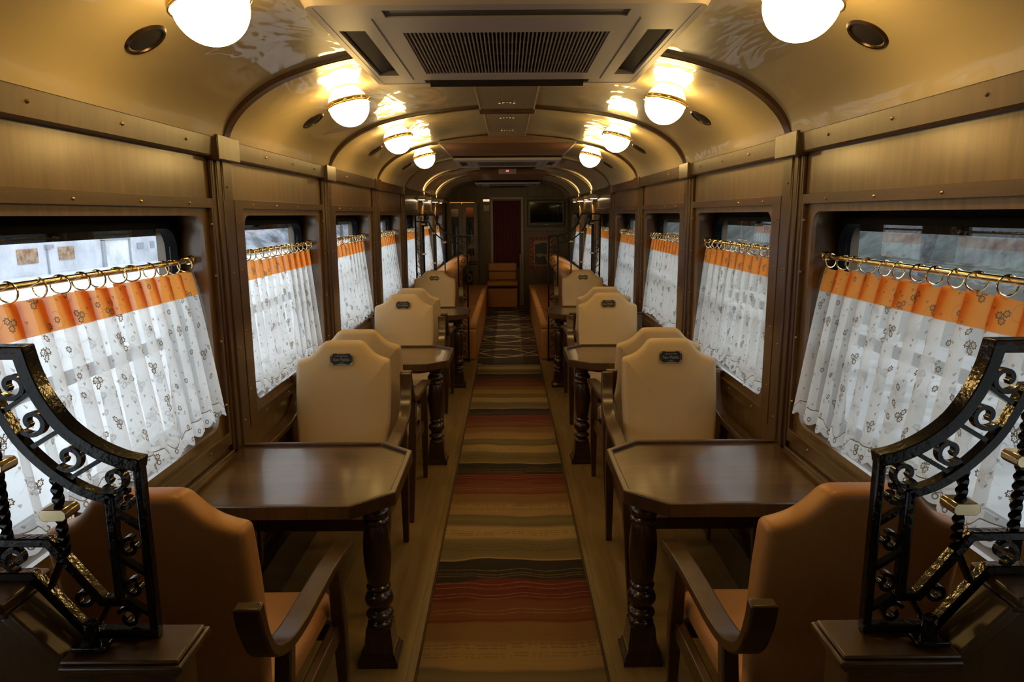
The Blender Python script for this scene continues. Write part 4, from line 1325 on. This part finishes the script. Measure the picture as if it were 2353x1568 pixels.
M['bank'] = noise_mat('scrubby_bank', (0.010, 0.013, 0.012), (0.085, 0.10, 0.09), 1.1, 0.35, 0.7, 9.0)
M['hill'] = noise_mat('wooded_snowy_hillside', (0.06, 0.075, 0.10), (0.42, 0.45, 0.52), 0.35, 0.38, 0.66, 9.0, (1, 1, 2.5))
M['bark'] = noise_mat('dark_bark', (0.04, 0.042, 0.045), (0.13, 0.135, 0.14), 5.0)
M['birch'] = noise_mat('pale_reflection_bark', (0.35, 0.36, 0.40), (0.72, 0.74, 0.80), 4.0)  # pale trunks added to imitate white columns reflected in the right panes
b = MB(); b.box(-90, -1.6, -40, 160, -1.75, -1.6)
tag(b.build('snow_ground', M['snow']), 'snow-dusted pale ground outside the left windows', 'ground', kind='structure')
b = MB(); b.box(-1.6, 60, -40, 160, -1.35, -1.2)
tag(b.build('ballast_ground', M['gravel']), 'grey ballast ground outside the right windows', 'ground', kind='structure')
t = thing('building', 'long white rendered outbuilding across the yard, left windows', 'building', (-27, 0, 0))
b = MB(); b.box(-6, 0, 22, 56, -1.7, 4.6); b.build('wall', M['facade'], t)
b = MB(); b.prism([(-6.6, 4.6), (0.6, 4.6), (-3, 6.0)], 21.5, 56.5); b.build('roof', M['facade_grey'], t)
for y0, y1, z0, z1 in ((38.5, 40.2, -.86, -.04), (42.1, 43.6, -.83, -.05)):
    b = MB(); b.box(-.02, .06, y0, y1, z0, z1); b.build('window', M['shutter'], t)
for y0, y1, z0, z1 in ((51.1, 52.0, -.6, -.15), (53.0, 53.6, -.6, -.1)):
    b = MB(); b.box(-.02, .05, y0, y1, z0, z1); b.build('window', M['facade_grey'], t)
b = MB(); b.box(-.02, .12, 46.6, 50.1, .16, .30); b.box(-.02, .12, 46.6, 46.95, -1.6, .2); b.box(-.02, .12, 49.95, 50.1, -1.6, .2); b.build('gate_frame', M['facade_grey'], t)
b = MB(); b.box(-.02, .03, 46.95, 49.95, -1.6, .16); b.build('gate', M['snow'], t)
b = MB(); b.box(-.02, .08, 41.0, 41.1, -1.6, -.1); b.box(0, .2, 40.9, 41.5, -.1, .12); b.build('drainpipe', M['facade_grey'], t)
b = MB()
rn = random.Random(9)
def ridge(b, x, ya, yb_, n, z0, zh, dx, seed):
    rn = random.Random(seed); pts = []
    for i in range(n + 1):
        y = ya + (yb_ - ya) * i / n; pts.append((y, zh + rn.uniform(-.12, .12) * zh))
    m = 6; vs = []; fs = []
    for j in range(m + 1):
        for (y, h) in pts:
            f = j / m
            vs.append((x + dx * f + rn.uniform(-.3, .3), y + rn.uniform(-.4, .4), z0 + (h - z0) * (f ** 0.8) + rn.uniform(-.15, .15)))
    for j in range(m):
        for i in range(n):
            a_ = j * (n + 1) + i; fs.append((a_, a_ + 1, a_ + n + 2, a_ + n + 1))
    b.add(vs, fs)
ridge(b, -22, 60, 155, 40, -1.7, 9, -14, 2)
ridge(b, -60, -40, 60, 40, -1.7, 9, -10, 4)
tag(b.build('hillside', M['hill'], sharp=180), 'wooded slate-blue hillside beyond the yard', 'hill', kind='structure')
b = MB(); ridge(b, 9, -40, 150, 90, -1.3, 6.5, 12, 6)
tag(b.build('bank', M['bank'], sharp=180), 'dark scrubby bank rising outside the right windows', 'bank', kind='structure')
def tree(x, y, z, h, seed, mat, lean=0.0):
    rn = random.Random(seed)
    b = MB()
    def br(p, d, L, r, lv):
        n = 4; pts = [p]
        q = p.copy(); dd = d.copy()
        for i in range(n):
            dd = (dd + Vector((rn.uniform(-.13, .13), rn.uniform(-.13, .13), rn.uniform(-.03, .1)))).normalized()
            q = q + dd * (L / n); pts.append(q.copy())
        b.tube(pts, lambda f, r=r: r * (1 - .6 * f), 6 if lv < 2 else 4)
        if lv >= 3: return
        for i in range(5 if lv == 0 else 4):
            f = rn.uniform(.3, 1.0); k = min(int(f * n), n - 1)
            p2 = pts[k].lerp(pts[k + 1], f * n - k)
            a_ = rn.uniform(0, 2 * PI)
            nd = (dd * rn.uniform(.4, .9) + Vector((math.cos(a_), math.sin(a_), rn.uniform(-.1, .5)))).normalized()
            br(p2, nd, L * rn.uniform(.45, .62), r * .45, lv + 1)
    br(Vector((0, 0, 0)), Vector((lean, 0, 1)).normalized(), h, h * .022, 0)
    o = b.build('bare_tree', mat, sharp=80); o.location = (x, y, z)
    return o
i = 0
for (x, y, h, m, L_) in ((-15, 19.0, 6.5, 'bark', 'bare dark tree near the white building'), (-19, 62, 7, 'bark', 'bare dark tree beyond the white building, nearest'), (-17, 72, 8, 'bark', 'bare dark tree beyond the white building, middle'),
                         (-18, 88, 9, 'bark', 'bare dark tree beyond the white building, farthest'),
                         (8.5, 8.5, 6, 'birch', 'pale trunk added for a reflected column, right windows, nearest'), (8.2, 40, 7, 'birch', 'pale trunk added for a reflected column, right windows, second'),
                         (9, 15.5, 7, 'bark', 'dark bare tree outside the right windows, first'), (9, 19, 7, 'bark', 'dark bare tree outside the right windows, second'),
                         (9.5, 26, 8, 'bark', 'dark bare tree outside the right windows, third'), (8.8, 70, 8, 'birch', 'pale trunk added for a reflected column, right windows, farthest')):
    z = -1.6 if x < 0 else -1.25
    tag(tree(x, y, z, h, 40 + i, M[m]), L_, 'tree', 'bare trees outside'); i += 1
